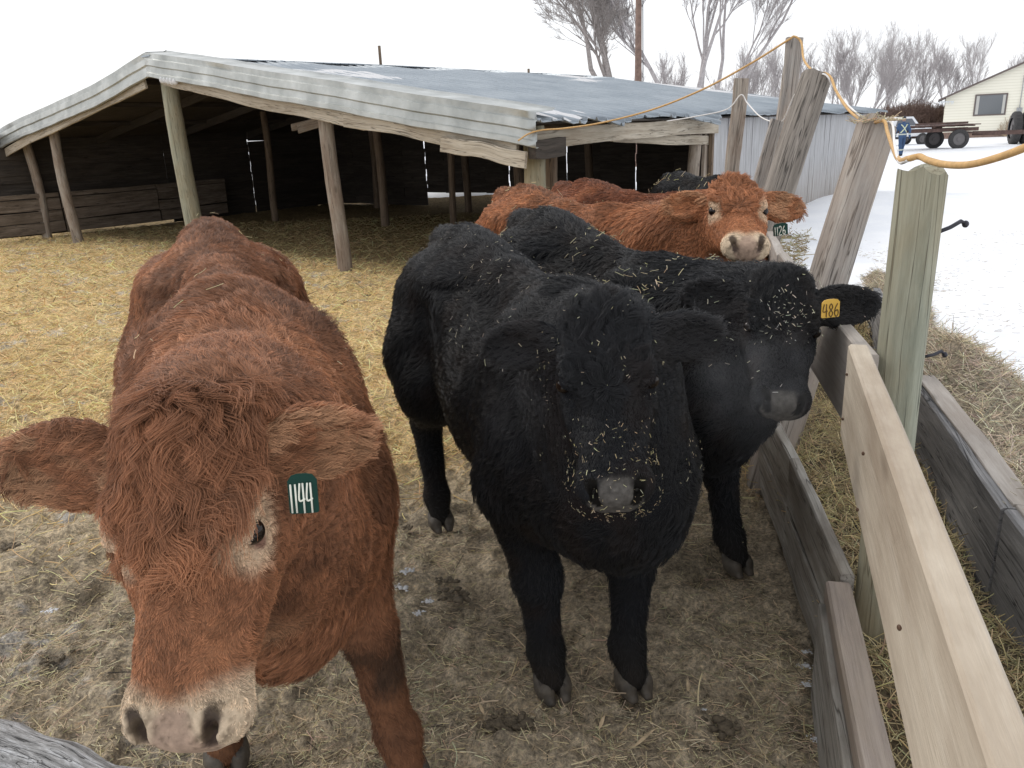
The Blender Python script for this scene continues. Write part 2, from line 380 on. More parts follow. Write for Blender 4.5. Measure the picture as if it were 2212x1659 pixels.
def cow(cfg):
    s = cfg['scale']; yaw = cfg['yaw']; loc = np.array([cfg['x'], cfg['y'], cfg.get('z', 0.0)])
    black = cfg['colour'] == 'black'; fat = cfg.get('fat', 1.0)
    c_, s_ = math.cos(yaw), math.sin(yaw); RZ = np.array([[c_, -s_, 0], [s_, c_, 0], [0, 0, 1.0]])
    toL = lambda P: ((np.asarray(P, float)-loc)@RZ)/s
    toW = lambda P: (np.asarray(P)*s)@RZ.T+loc
    poll = toL(cfg['poll']); nose = toL(cfg['nose']); hs = cfg.get('hs', 1.0)
    X = nrm(nose-poll); Zh = nrm(np.asarray(cfg['face'], float)@RZ); Zh = nrm(Zh-X*(Zh@X)); Y = np.cross(Zh, X)
    HR = np.stack([X, Y, Zh], 1); hd = lambda t, y, z: poll+HR@(np.array([t, y, z])*hs)
    fine = cfg.get('fine', .008); coarse = cfg.get('coarse', .02)
    hc = hd(.22, 0, -.1); e = .36*hs
    lo, hi = np.array([-1.75, -.58, -.01]), np.array([max(.5, hc[0]+e), .58, max(1.62, hc[2]+e)])
    lo[1] = min(lo[1], hc[1]-e); hi[1] = max(hi[1], hc[1]+e)
    F = Field(*[axis_pts(lo[i], hi[i], hc[i]-e, hc[i]+e, coarse, fine) for i in range(3)])
    I3 = np.eye(3)
    bz = cfg.get('belly', 0.0); wd = cfg.get('wdrop', 0.0); ch = cfg.get('chest', 0.0)
    # trunk
    F.loft((0, 0, 0), I3, [(-1.54, 1.26, 1.08, .05), (-1.50, 1.34, .98, .15), (-1.38, 1.385, .82, .215), (-1.2, 1.40, .72, .27*fat), (-1.0, 1.39, .64-bz, .315*fat), (-.75, 1.36-wd*.35, .58-bz, .36*fat),
                           (-.45, 1.345-wd*.7, .555-bz, .385*fat), (-.15, 1.36-wd, .56+ch*.8, .36*fat), (.08, 1.365-wd, .58+ch, .32*fat), (.25, 1.27-wd, .62+ch, .25*fat), (.38, 1.1, .74, .13)], .06, 2.25, cfg.get('taper', .30))
    for sg in (1, -1):
        F.ell((-1.08, sg*.19*fat/.9, 1.255), (.13, .08, .035), k=.20)                      # hip bone
        F.ell((-1.49, sg*.10, 1.20), (.05, .05, .07), k=.10)                         # pin bone
        F.ell((-1.27, sg*.185, 1.0), (.25, .14, .30), k=.10)                         # thigh
        F.ell((-.03, sg*.245*fat, 1.02), (.19, .10, .30), k=.12)                     # shoulder
        F.ell((.10, sg*.20*min(1, fat+.05), .84), (.16, .105, .19), k=.10)
    F.ell((.29, 0, .80+ch), (.16, .155, .21), k=.12)                                      # brisket
    F.ell((-.08, 0, 1.34-wd), (.20, .10, .06), k=.10)                                    # withers
    F.chain([(-1.2, 0, 1.385), (-.6, 0, 1.345-wd*.5), (-.1, 0, 1.36-wd)], [.045, .045, .05], .11)   # spine
    F.chain([(-1.42, 0, 1.345), (-1.53, 0, 1.355), (-1.60, 0, 1.28), (-1.62, 0, 1.0), (-1.60, 0, .55)], [.06, .052, .040, .03, .022], .08)   # tail head, tail
    # legs
    feet = cfg.get('feet', {}); hooves = []
    for nm, sg, fr in (('fl', 1, 1), ('fr', -1, 1), ('hl', 1, 0), ('hr', -1, 0)):
        dx, dy = feet.get(nm, (0, 0)); lf = cfg.get('lift', {}).get(nm, 0)
        if fr:
            J = [(-.02, sg*.21, .80), (.0+dx*.45, sg*.18+dy*.45, .45), (-.01+dx*.95, sg*.17+dy*.95, .14+lf), (.035+dx, sg*.17+dy, .06+lf)]
            Rr = [.115, .068, .050, .052]; kn = .070
            F.chain(J, Rr, .05); F.ell(J[1], (.068, .064, .075), k=.04); F.ell(J[2], (.058, .056, .052), k=.03)
            F.cone((.04, sg*.205*min(1, fat+.06), .92), J[0], .125, .110, .1)
            m1 = (np.array(J[1])+np.array(J[2]))/2; F.ell(m1, (.046, .042, .12), k=.03)
            hp = J[3]
        else:
            J = [(-1.08, sg*.20, .80), (-1.42+dx*.35, sg*.19+dy*.35, .53), (-1.36+dx*.9, sg*.18+dy*.95, .15+lf), (-1.31+dx, sg*.18+dy, .06+lf)]
            F.chain(J, [.15, .066, .050, .050], .06); F.ell(J[1], (.068, .05, .08), k=.04); F.ell(J[2], (.055, .053, .05), k=.03)
            F.cone((-1.2, sg*.2, .9), J[0], .19, .15, .1)
            hp = J[3]
        hooves.append(np.array(hp))
    # neck
    B = lambda p, q, r, t: (1-t)**2*np.asarray(p)+2*t*(1-t)*np.asarray(q)+t*t*np.asarray(r)
    for p, end, r0_, r1_ in (((-.12, 0, 1.24-wd), hd(.035, 0, -.15), .17, .095), ((.08, 0, 1.04), hd(.02, 0, -.15), .27*fat, .13), ((.24, 0, .84), hd(.10, 0, -.21), .20, .085)):
        p = np.array(p); md = (p+end)/2+np.array([.10, 0, -.02]); pts = [B(p, md, end, t) for t in (0, .33, .66, 1)]
        F.chain(pts, [r0_, r0_*.75+r1_*.25, r0_*.4+r1_*.6, r1_], .10)
    F.chain([(.30, 0, .70+ch), (np.array([.32, 0, .72+ch])+hd(.1, 0, -.24))/2, hd(.12, 0, -.235)], [.09, .05, .03], .08)    # dewlap
    # head
    K = .03*hs; EAR = []
    F.loft(poll, HR*1.0, [(q[0]*hs, q[1]*hs, q[2]*hs, q[3]*hs) for q in
        [(-.050, -.08, -.13, .03), (-.03, -.025, -.17, .085), (.01, .0, -.205, .115), (.07, .012, -.245, .128), (.14, .010, -.262, .130), (.20, .002, -.255, .124), (.27, -.008, -.225, .112),
         (.34, -.014, -.19, .100), (.40, -.020, -.165, .092), (.44, -.030, -.15, .092), (.475, -.050, -.143, .088), (.505, -.078, -.138, .070), (.525, -.105, -.128, .035)]], K, 2.5, .10)
    for sg in (1, -1):
        F.ell(hd(.155, sg*.102, -.020), np.array((.055, .022, .022))*hs, HR, .05*hs)      # brow
        F.ell(hd(.225, sg*.098, -.085), np.array((.05, .024, .03))*hs, HR, .04*hs)        # cheekbone
        F.ell(hd(.275, sg*.098, -.022), np.array((.055, .020, .030))*hs, HR, .05*hs, '-')     # hollow below the eye
        F.ell(hd(.11, sg*.072, -.185), np.array((.10, .04, .075))*hs, HR, .05*hs)          # jowl
        F.ell(hd(EYE[0]+.004, sg*(EYE[1]+.019), EYE[2]+.010), np.array((.027, .021, .0175))*hs, HR, .014*hs, '-')
        F.ell(hd(.168, sg*.119, -.024), np.array((.034, .014, .010))*hs, HR, .014*hs)     # upper lid
        F.ell(hd(.190, sg*.122, -.068), np.array((.030, .009, .008))*hs, HR, .012*hs)     # lower lid
        F.ell(hd(.455, sg*.062, -.080), np.array((.048, .040, .045))*hs, HR, .03*hs)      # muzzle lobe
        F.ell(hd(.470, sg*.058, -.060), np.array((.036, .030, .026))*hs, HR, .018*hs)     # nostril wing
        F.cone(hd(.452, sg*.068, -.022), hd(.506, sg*.050, -.072), .012*hs, .015*hs, .008*hs, '-')
        F.cone(hd(.480, sg*.056, -.050), hd(.470, sg*.050, -.085), .012*hs, .010*hs, .006*hs, '-')
        # ear
        ec = cfg.get('ears', {}).get(sg, (-.12, -.18, 1.12)); es = ec[2]; ew = cfg.get('earw', 1.08); u = nrm(np.array([ec[0], sg*1.0, ec[1]])); fw = nrm(np.array([.70, sg*.15, .70])); fw = nrm(fw-u*(fw@u)); w = np.cross(u, fw)
        ER = HR@np.stack([u, w, fw], 1); eb = np.array([.045, sg*.108, -.075]); el = .205*es
        F.ell(hd(*(eb+u*el*.44)), np.array((el*.46, .066*es**.7*ew, .026))*hs, ER, .02*hs); F.ell(hd(*(eb+u*el*.74)), np.array((el*.32, .042*es**.7*ew, .020))*hs, ER, .04*hs); EAR.append((eb, eb+u*el))
        F.cone(hd(*(eb-u*.02)), hd(*(eb+u*.07)), .042*hs, .034*hs, .025*hs)
        F.ell(hd(*(eb+u*el*.56+fw*.026)), np.array((el*.36, .042*es**.7*ew, .024))*hs, ER, .012*hs, '-')
    F.ell(hd(.485, 0, -.082), np.array((.034, .052, .042))*hs, HR, .02*hs)                # nose pad
    F.ell(hd(.435, 0, -.150), np.array((.065, .052, .028))*hs, HR, .02*hs)                # chin, lower lip
    for sg in (1, -1):
        F.cone(hd(.40, sg*.095, -.130), hd(.47, sg*.078, -.128), .007*hs, .007*hs, .01*hs, '-')
    F.cone(hd(.47, .078, -.128), hd(.535, 0, -.118), .007*hs, .007*hs, .01*hs, '-'); F.cone(hd(.47, -.078, -.128), hd(.535, 0, -.118), .007*hs, .007*hs, .01*hs, '-')
    if cfg.get('poll_tuft', 1): F.ell(hd(-.005, 0, -.005), np.array((.045, .07, .03))*hs, HR, .05*hs)
    V, Fc = F.mesh(); V = relax(V, Fc, 2, .5)
    # lumpy flesh
    Nl = vnormals(V, Fc); H = (V-poll)@HR/hs
    headw = ss(H[:, 0], -.12, .0)*(1-ss(np.linalg.norm(H-np.array([.2, 0, -.1]), axis=1), .34, .42))
    V = V+Nl*((fbm(V, 5, 3)*.022+fbm(V*np.array([1, 1, .45]), 14, 2, 40)*.014)*(1-headw))[:, None]
    Nl = vnormals(V, Fc); H = (V-poll)@HR/hs
    def colour(P, H):
        """coat colour from position on the animal"""
        n = len(P); hw = ss(H[:, 0], -.12, .0)*(1-ss(np.linalg.norm(H-np.array([.2, 0, -.1]), axis=1), .36, .42))
        big = vnoise(P, 3.1, 5)[:, None]; med = vnoise(P, 11, 9)[:, None]
        if black:
            c = np.array([.0095, .0100, .0120])*(.7+.6*big); rust = np.array([.03, .016, .010])
            c = c*(1-.25*ss(med, .55, .85))+rust*.25*ss(med, .55, .85)
            low = ss(.30-P[:, 2], 0, .2)[:, None]; c = c*(1-low*.3)+np.array([.03, .025, .018])*low*.3
            pe = np.sqrt((H[:, 1]/(.078+.08*(H[:, 2]+.085)))**2+((H[:, 2]+.080)/.064)**2)+.25*(vnoise(H, 60, 4)-.5)
            pad = (ss(H[:, 0], .435, .455)*(1-ss(pe, .80, 1.0))*(hw > .5))[:, None]
            c = c*(1-pad)+np.array([.095, .088, .080])*(.55+.7*vnoise(H, 130, 2)[:, None])*pad
            for sg in (1, -1):
                d3 = seg_d(H, np.array([.456, sg*.066, -.034]), np.array([.500, sg*.051, -.072])); c[(d3 < .017) & (hw > .5)] = np.array([.008, .007, .006])
            return c
        tone = cfg.get('tone', (.335, .138, .062))
        c = np.array(tone)*(.62+.45*big+.34*med); lite = np.array([.46, .22, .105])
        k = ss(med*.5+big*.5, .5, .8)*.35; c = c*(1-k)+lite*k; c = c*(1-.38*ss(vnoise(P, 5.5, 61)[:, None]*.6+vnoise(P, 19, 62)[:, None]*.4, .52, .72))
        leg = ss(.62-P[:, 2], 0, .25)[:, None]*(1-hw[:, None]); c = c*(1-leg*.38)
        mud = (ss(P[:, 2], .26, .34)*ss(.50-P[:, 2], 0, .08))[:, None]*leg*ss(vnoise(P, 16, 7)[:, None]*.6+med*.4, .32, .60)*.8; c = c*(1-mud)+np.array([.03, .02, .013])*mud
        hw1 = hw[:, None]
        # muzzle and eye rings
        mz = (ss(H[:, 0]+.035*np.abs(H[:, 1])/.08, .415, .465)*hw)[:, None]; c = c*(1-mz)+np.array([.74, .58, .41])*mz
        pe = np.sqrt((H[:, 1]/(.064+.12*(H[:, 2]+.085)))**2+((H[:, 2]+.082)/.054)**2)+.2*(vnoise(H, 60, 4)-.5); pad = (ss(H[:, 0], .435, .455)*(1-ss(pe, .85, 1.05))*hw)[:, None]
        c = c*(1-pad)+np.array([.43, .305, .225])*(.75+.5*med)*pad
        spk = (ss(vnoise(H, 160, 13), .70, .80)*ss(H[:, 0], .44, .46)*hw)[:, None]*.55; c = c*(1-spk)+np.array([.16, .11, .07])*spk
        for sg in (1, -1):
            d = np.linalg.norm((H-EYE*np.array([1, sg, 1]))*np.array([.75, 1, 1]), axis=1); r = (1-ss(d, .034, .066))[:, None]*hw1; c = c*(1-r*.92)+np.array([.68, .50, .34])*r*.92
            d2 = np.linalg.norm((H-EYE*np.array([1, sg, 1])-np.array([.015, sg*.02, 0])), axis=1); r = (1-ss(d2, .018, .026))[:, None]*hw1; c = c*(1-r*.85)+np.array([.20, .085, .06])*r*.85
            d3 = seg_d(H, np.array([.456, sg*.066, -.034]), np.array([.500, sg*.051, -.072])); r = (1-ss(d3, .011, .020))[:, None]; c = c*(1-r*.9)+np.array([.035, .02, .016])*r*.9
            k = (ss(vnoise(H, 110, 3), .58, .7)*(1-ss(d3, .02, .05)))[:, None]*.6; c = c*(1-k)+np.array([.12, .085, .05])*k
        jaw = (ss(-H[:, 2], .12, .2)*ss(H[:, 0], .30, .42)*ss(.10-np.abs(H[:, 1]), 0, .03)*hw)[:, None]; c = c*(1-jaw*.5)+np.array([.5, .33, .2])*jaw*.5
        return c
    root = empty(cfg['name'], loc, cfg['label'], 'bull' if cfg.get('bull') else 'cow')
    VW = toW(V); NW = Nl@RZ.T
    base_col = colour(V, H)
    body = mesh_np('body', VW, Fc, M_SKINB if black else M_SKIN, root, True, base_col*(1.0 if black else .8))
    # hooves: two claws each
    for hp in hooves:
        hf = Field(np.arange(-.10, .14, .008), np.arange(-.09, .09, .008), np.arange(-.02, .12, .008))
        for sg in (1, -1):
            hf.cone((.0, sg*.028, .03), (.055, sg*.026, .005), .033, .020, .02); hf.cone((-.02, sg*.028, .06), (.02, sg*.028, .04), .032, .034, .02)
        hf._put((-.2, -.2, -.1), (.2, .2, 0), lambda P: P[..., 2]-.0, .004, '-')
        hf.ell((.05, 0, .02), (.08, .006, .06), k=.01, op='-')
        v, f = hf.mesh(); v = relax(v, f, 1); o = hp.copy(); o[2] -= .06
        mesh_np('hoof', toW(v+o), f, M_HOOF, root)
    # eyes
    for sg in (1, -1):
        c = toW(hd(EYE[0], sg*(EYE[1]+(.004 if black else .0005)), EYE[2]+(.003 if black else 0))); ax = (HR@nrm(np.array([.25, sg*.9, .30])))@RZ.T; X2 = HR[:, 0]@RZ.T; X2 = nrm(X2-ax*(X2@ax)); Rr = np.stack([X2, np.cross(ax, X2), ax], 1)
        r = .0220*hs*s; b = MB(); b.sphere(c, (r, r, r), 14, Rr); o = b.build('eye', [M_EYE], root, True)
        if not black:
            b = MB(); b.sphere(c-ax*r*.10, (r*1.0, r*1.0, r*1.0), 14, Rr); b.build('eye_white', M_EYEW, root, True)
            o.data.materials[0] = M_EYE
    # ---- fur
    q = cfg.get('fur', 1.0)
    def inhead(H): return (ss(H[:, 0], -.10, -.02)*(1-ss(np.linalg.norm(H-np.array([.22, 0, -.1]), axis=1), .33, .40)))
    def grow(n, kind):
        Hh = H; w = inhead(Hh)
        ear = (np.abs(Hh[:, 1]) > .128) & (np.min([seg_d(Hh, a_, b_) for a_, b_ in EAR], axis=0) < .078)
        nosew = np.clip(ss(Hh[:, 0], .425, .46)*.9+(ss(Hh[:, 0], .445, .455)*(np.abs(Hh[:, 1]) < .075)*(Hh[:, 2] > -.13)), 0, 1)*w
        eyed = np.min([np.linalg.norm(Hh-EYE*np.array([1, sg, 1])-np.array([.0, sg*.012, 0]), axis=1) for sg in (1, -1)], axis=0)
        bare = np.clip(nosew+(eyed < (.037 if black else .024))*(w > .5), 0, 1)
        W = (w if kind == 'head' else (1-w))
        if kind == 'ear': W = ear*1.0
        elif kind == 'head': W = W*(~ear)
        if kind == 'body': W = W*(1-.55*ss(.5-V[:, 2], 0, .3))
        W = W*(1-bare)+1e-9
        P, Nn = sample_surface(V, Fc, Nl, n, W); Hp = (P-poll)@HR/hs; Hn = Nn@HR
        col = colour(P, Hp)
        if kind == 'body':
            d = np.stack([-np.ones(n), np.zeros(n), -.35-1.3*(1-np.clip(Nn[:, 2], -1, 1)**2)], 1)
            lw = ss(.75-P[:, 2], 0, .3)[:, None]; d = d*(1-lw)+np.array([-.1, 0, -1.])*lw
            rf = ss(vnoise(P, 2.6, 19), .45, .7)[:, None]; swirl = vn3(P, 4.5, 3)*(.7+.8*rf)+vn3(P, 13, 31)*(.45+.5*rf); d = d+swirl
            # whorl over the shoulders
            L = (.030+.022*vnoise(P, 5, 77))*(1-.5*lw[:, 0])*cfg.get('hairlen', 1.0)
            up = .30; cell = .022
        elif kind == 'head':
            cw = np.array([.20, 0, 0]); dd = Hp-cw; r = np.linalg.norm(dd[:, :2], axis=1)[:, None]+1e-6
            out = dd/r; down = np.array([1.0, 0, 0]); side = np.stack([.3*np.ones(n), np.sign(Hp[:, 1])*.2, -np.ones(n)], 1)
            top = ss(.17-Hp[:, 0], 0, .08)[:, None]; lowf = ss(Hp[:, 0], .2, .28)[:, None]
            isf = ss(Hn[:, 2], .2, .6)[:, None]
            if cfg.get('fringe', 0):      # long curly locks fall from the poll over the forehead
                dirf = np.stack([np.ones(n)*.9, Hp[:, 1]*5, -.1*np.ones(n)], 1)*top+(1-top)*(down+np.stack([np.zeros(n), np.sin(Hp[:, 1]*55+Hp[:, 0]*40)*.8, np.zeros(n)], 1))
            else:
                dirf = out*(1-lowf)*np.array([1, 1, 1])+down*lowf+np.array([-.2, 0, 0])*top
            dh = dirf*isf+(1-isf)*side; dh = dh+vn3(Hp, 14, 5)*.75+vn3(Hp, 34, 8)*.55*(1-lowf*.6)
            d = dh@HR.T
            L = (.045*cfg.get('fringe_len', 1.0)*(1-ss(Hp[:, 0]+np.abs(Hp[:, 1])*.7, .20, .31))*isf[:, 0]*ss(.115-np.abs(Hp[:, 1]), -.02, .04)+.0085+.008*(1-isf[:, 0]))*(1-.55*ss(Hp[:, 0], .38, .47))*hs
            L *= (.75+.6*vnoise(P, 18, 5)); up = .33; cell = cfg.get('cell', .013)
            L *= .22+.78*ss(np.min([np.linalg.norm(Hp-EYE*np.array([1, sg, 1]), axis=1) for sg in (1, -1)], axis=0), .030, .075)
        else:
            sgn = np.sign(Hp[:, 1])[:, None]; d = (np.array([-.1, 0, -.25])+sgn*np.array([0, 1.0, 0])+vn3(Hp, 18, 4)*.5); d[:, 2] -= .5*(Hn[:, 2] < .3)
            inner = (Hn[:, 2] > .35) & (Hn[:, 0] > -.2); d = d@HR.T
            L = np.where(inner, .022, .0105)*hs*(.7+.7*rng.random(n)); up = .4; cell = .011
            if not black:
                k = (.55*ss(vnoise(P, 25, 3), .3, .7)*inner)[:, None]; col = col*(1-k)+np.array([.5, .3, .17])*k
                k = (.6*(Hp[:, 2] < -.15))[:, None]; col = col*(1-k)+np.array([.5, .32, .18])*k
            else: k = (.5*inner)[:, None]; col = col*(1-k)+np.array([.035, .032, .032])*k
        d = d-Nn*(d*Nn).sum(1)[:, None]; d /= np.linalg.norm(d, axis=1)[:, None]+1e-9
        # clump to shared tips
        jit = rng.normal(0, .12, (n, 3)); cid = np.floor(P/cell+vn3(P, 20, 2)*.6).astype(np.int64); key = ((cid[:, 0]+4096) << 40)+((cid[:, 1]+4096) << 20)+(cid[:, 2]+4096)
        _, inv = np.unique(key, return_inverse=True); inv = inv.ravel(); m = inv.max()+1; cnt = np.bincount(inv, minlength=m)
        cen = np.stack([np.bincount(inv, P[:, i], m)/cnt for i in range(3)], 1)[inv]; dc = np.stack([np.bincount(inv, d[:, i], m)/cnt for i in range(3)], 1)[inv]
        rl = rng.random(m)[inv]; cc = rng.random(m)[inv][:, None]
        col = col*(.78+.44*cc) if not black else col*(.8+.4*cc)
        L = L*(.8+.5*rl)*(.75+.35*rng.random(n))
        lift = up*(.7+.7*rng.random(m)[inv])[:, None]
        dirh = d*.5+dc*.5+jit+Nn*lift; dirh /= np.linalg.norm(dirh, axis=1)[:, None]
        ns = 5 if kind != 'head' else 6; wa = .16 if kind != 'head' else (.13+.15*(1-ss(Hp[:, 0], .16, .27))); wf = 4.0 if kind != 'head' else 5.3; K = np.zeros((n, ns, 3)); side2 = np.cross(Nn, d); ph = rl*6.28
        cl = np.full((n, 1), cfg.get('clump', .6))
        if kind == 'ear': cl = cl*.6
        if kind == 'head': cl = cl*(.35+.65*(1-ss(Hp[:, 0], .16, .27))[:, None])
        for j in range(ns):
            t = j/(ns-1); p = P+dirh*(L*t)[:, None]-Nn*(L*lift[:, 0]*.65*t*t)[:, None]+side2*((np.sin(ph+t*wf)-np.sin(ph))*L*wa*t)[:, None]
            tgt = cen+dc*(L*t)[:, None]+Nn*(.006+L*lift[:, 0]*.5*t)[:, None]+side2*((np.sin(ph+t*wf)-np.sin(ph))*L*wa*t)[:, None]
            K[:, j] = p*(1-cl*t**1.3)+tgt*cl*t**1.3
        return toW(K)-loc, col
    cnt = [max(60, v) for v in cfg.get('hairs', (90000, 45000, 12000))]; rad = cfg.get('hrad', .0006)
    Ks, Cs = [], []
    for n, kd, mm in zip(cnt, ('body', 'head', 'ear'), (6, 6, 6)):
        k, c = grow(max(60, int(n*q)), kd)
        if k.shape[1] == 5: k = np.concatenate([k, k[:, -1:]+(k[:, -1:]-k[:, -2:-1])*.25], 1)
        Ks.append(k); Cs.append(c)
    if cfg.get('hairs', (1,))[0]: hair_obj('fur', np.concatenate(Ks), rad, rad*.35, np.concatenate(Cs), M_FURB if black else M_FUR, root)
    for nm, P in (('tail', (-1.5, 0, 1.4)), ('withers', (0, 0, 1.42)), ('shL', (0, .36, 1.0)), ('shR', (0, -.36, 1.0)), ('barrL', (-.5, .4, 1)), ('barrR', (-.5, -.4, 1)), ('poll', hd(0, 0, 0)), ('nose', hd(.5, 0, -.05)), ('eyeL', hd(.17, .12, -.05)), ('eyeR', hd(.17, -.12, -.05)), ('earL', hd(.0, .32, -.12)), ('earR', hd(.0, -.32, -.12)), ('chin', hd(.45, 0, -.17))):
        if cfg.get('dbg') and os.path.isdir('/workdir/t'): print(*(cfg['name'], nm, proj(toW(np.array(P)))), file=open('/workdir/t/dbg.txt', 'a'))
    if cfg.get('dbg'):
        for h_, nm in zip(hooves, ('fl', 'fr', 'hl', 'hr')): print('  hoof', nm, proj(toW(h_*np.array([1, 1, 0]))), file=open('/workdir/t/dbg.txt', 'a'))
    # ---- ear tag
    if 'tag' in cfg:
        tg = cfg['tag']; wpt = CAMP+ray(*tg['px'])*tg['d']; X2 = nrm(tg['right']); Z2 = nrm(np.asarray(tg['up'], float)); Z2 = nrm(Z2-X2*(Z2@X2)); Y2 = np.cross(Z2, X2); w, h = tg['size']
        t = empty('ear_tag', (0, 0, 0)); t.parent = root
        # tag outline with a narrow neck
        ol = [(-.5, -.46), (-.44, -.5), (.44, -.5), (.5, -.46), (.5, .38), (.36, .52), (.16, .56), (-.16, .56), (-.36, .52), (-.5, .38)]
        def pt(u, v, d=0): return wpt+X2*u*w+Z2*v*h+Y2*d-loc
        b = MB(); P = [pt(u, v, .001) for u, v in ol]; b.prism(P, -Y2*.0025)
        me = mesh_np('tag_plate', np.vstack(b.V), b.F, tg['mat'], root, False, None, False); me.parent = root
        bb = MB(); st = tg['strokes']
        for line in st:
            pts = [pt(u, v, -.0032) for u, v in line]; bb.tube(crom(pts, max(2, 5*len(pts))) if len(pts) > 2 else pts, tg['sw'], 6, True, 0, 1)
        nb = mesh_np('tag_number', np.vstack(bb.V), bb.F, tg['ink'], root, True, None, False)
        bpy.data.objects.remove(t)
        me.name = 'ear_tag'; nb.parent = me; nb.name = 'number'
    return dict(root=root, V=VW, F=Fc, N=NW, H=H, loc=loc, toW=toW, hd=hd)

# ---------------------------------------------------------------- the cattle, where they stand
def yaw_of(v): return math.atan2(v[1], v[0])
M_TAGG = simple('tag_green', (.004, .036, .026), .5); M_TAGG.node_tree.nodes['Principled BSDF'].inputs['Specular IOR Level'].default_value = .2; M_TAGW = simple('tag_ink_white', (.75, .75, .65), .5)
M_TAGY = simple('tag_yellow', (.70, .42, .06), .4); M_TAGK = simple('tag_ink_brown', (.09, .045, .01), .5)
def digit(ch, ox, w=1.0):
    D = {'1': [[(.5, -.4), (.5, .4)]], '4': [[(.30, .42), (.12, -.05), (.95, -.02)], [(.72, .42), (.75, -.42)]], '2': [[(.1, .25), (.3, .42), (.7, .38), (.75, .1), (.1, -.4), (.9, -.4)]],
         '6': [[(.62, .42), (.25, .15), (.12, -.18), (.4, -.42), (.8, -.25), (.65, .0), (.2, -.08)]], '8': [[(.5, .02), (.2, .2), (.5, .42), (.8, .2), (.5, .02), (.18, -.2), (.5, -.42), (.85, -.2), (.5, .02)]]}
    return [[(ox+x*w, y) for x, y in l] for l in D[ch]]
def number(txt, w, x0, sy=.7):
    out = []; x = x0
    for ch in txt:
        ww = w*(.6 if ch == '1' else 1.0); out += [[(a, b*sy-.08) for a, b in l] for l in digit(ch, x, ww)]; x += ww*1.08
    return out
QF = globals().get('QF', 1.0)
RED1 = dict(name='red_cow', x=-.675, y=1.88, scale=1.05, yaw=yaw_of((.36, -.93)), colour='red', poll=(-.500, 1.10, 1.412), nose=(-.500, .885, 1.055), face=(-.11, -.62, .58), hs=.86, earw=1.25, ears={1: (-.16, -.28, .92), -1: (.02, -.04, 1.28)}, fat=.75, wdrop=.05,
    label='large red cow nearest the camera, head lowered, green ear tag 1144', feet=dict(fl=(.12, .10), fr=(-.18, -.02), hl=(0, 0), hr=(0, 0)), fine=.0065, coarse=.018, fringe=1, fringe_len=1.3, hairlen=.82, clump=.5,
    tone=(.315, .138, .068), cell=.015, hairs=(170000, 80000, 24000), hrad=.00048)
BULL = dict(name='black_bull', x=.205, y=2.25, scale=.985, yaw=yaw_of((.31, -.93)), colour='black', poll=(.225, 1.84, 1.372), nose=(.222, 1.59, 1.052), face=(-.05, -.85, .4), hs=.88, fat=.745, wdrop=.06, chest=.07, taper=.22, bull=1,
    label='broad black bull standing between the red cow with tag 1144 and the plank feeder', feet=dict(fl=(.06, -.035), fr=(-.03, .045)), fine=.007, coarse=.02, hairlen=.8, fringe_len=.8, cell=.020, hairs=(130000, 60000, 12000), hrad=.00055)
C486 = dict(name='black_cow', x=.63, y=2.97, scale=.98, yaw=yaw_of((.50, -1.3)), colour='black', poll=(.885, 2.49, 1.305), nose=(.815, 2.21, 1.035), face=(-.10, -.9, .3), hs=.87, ears={1: (-.16, -.02, 1.25), -1: (-.12, -.1, 1.2)}, fat=.86, wdrop=.105,
    label='black cow with yellow ear tag 486 reaching over the feeder, straw on its back', feet=dict(fl=(.12, .08), fr=(-.05, 0)), fine=.009, coarse=.022, hairs=(90000, 35000, 12000), hrad=.0009)
C1126 = dict(name='red_cow', x=.62, y=4.4, scale=1.0, yaw=yaw_of((.55, -1.25)), colour='red', poll=(1.025, 3.58, 1.535), nose=(.975, 3.18, 1.385), face=(.0, -.3, .9), hs=.92, fat=.9,
    label='red cow with raised head and white muzzle facing the camera, green tag 1126', fine=.011, coarse=.025, fringe=0, hairs=(90000, 30000, 9000), hrad=.0012, wdrop=.06, tone=(.37, .150, .066))
C5 = dict(name='red_cow', x=1.25, y=5.6, scale=.97, yaw=yaw_of((.6, -1.0)), colour='red', poll=(1.42, 4.75, 1.12), nose=(1.50, 4.48, .74), face=(.3, -.6, .5), hs=1.0, fat=.9,
    label='dark red cow seen only as a back behind the red cow with raised head', fine=.014, coarse=.025, hairs=(60000, 9000, 3000), hrad=.0016, wdrop=.07, tone=(.25, .085, .038))
C6 = dict(name='black_cow', x=2.15, y=7.95, scale=.90, yaw=yaw_of((.25, -1.25)), colour='black', poll=(2.30, 7.3, 1.15), nose=(2.4, 7.0, .8), face=(.3, -.5, .6), hs=1.0, fat=.9,
    label='distant black cow by the shed wall, straw scattered on its rump', fine=.018, coarse=.03, hairs=(30000, 5000, 2000), hrad=.002)

RED1['tag'] = dict(px=(655, 1068), d=1.12, right=(1, .12, -.03), up=(.05, .1, 1), size=(.041, .056), mat=M_TAGG, ink=M_TAGW, strokes=number('1144', .24, -.47, .95), sw=.0014)
C486['tag'] = dict(px=(1794, 667), d=2.36, right=(1, .1, .03), up=(-.05, 0, 1), size=(.056, .053), mat=M_TAGY, ink=M_TAGK, strokes=number('486', .30, -.47, .9), sw=.0014)
C1126['tag'] = dict(px=(1686, 496), d=3.46, right=(1, .1, .10), up=(-.1, 0, 1), size=(.066, .05), mat=M_TAGG, ink=M_TAGW, strokes=number('1126', .24, -.47, .9), sw=.0018)

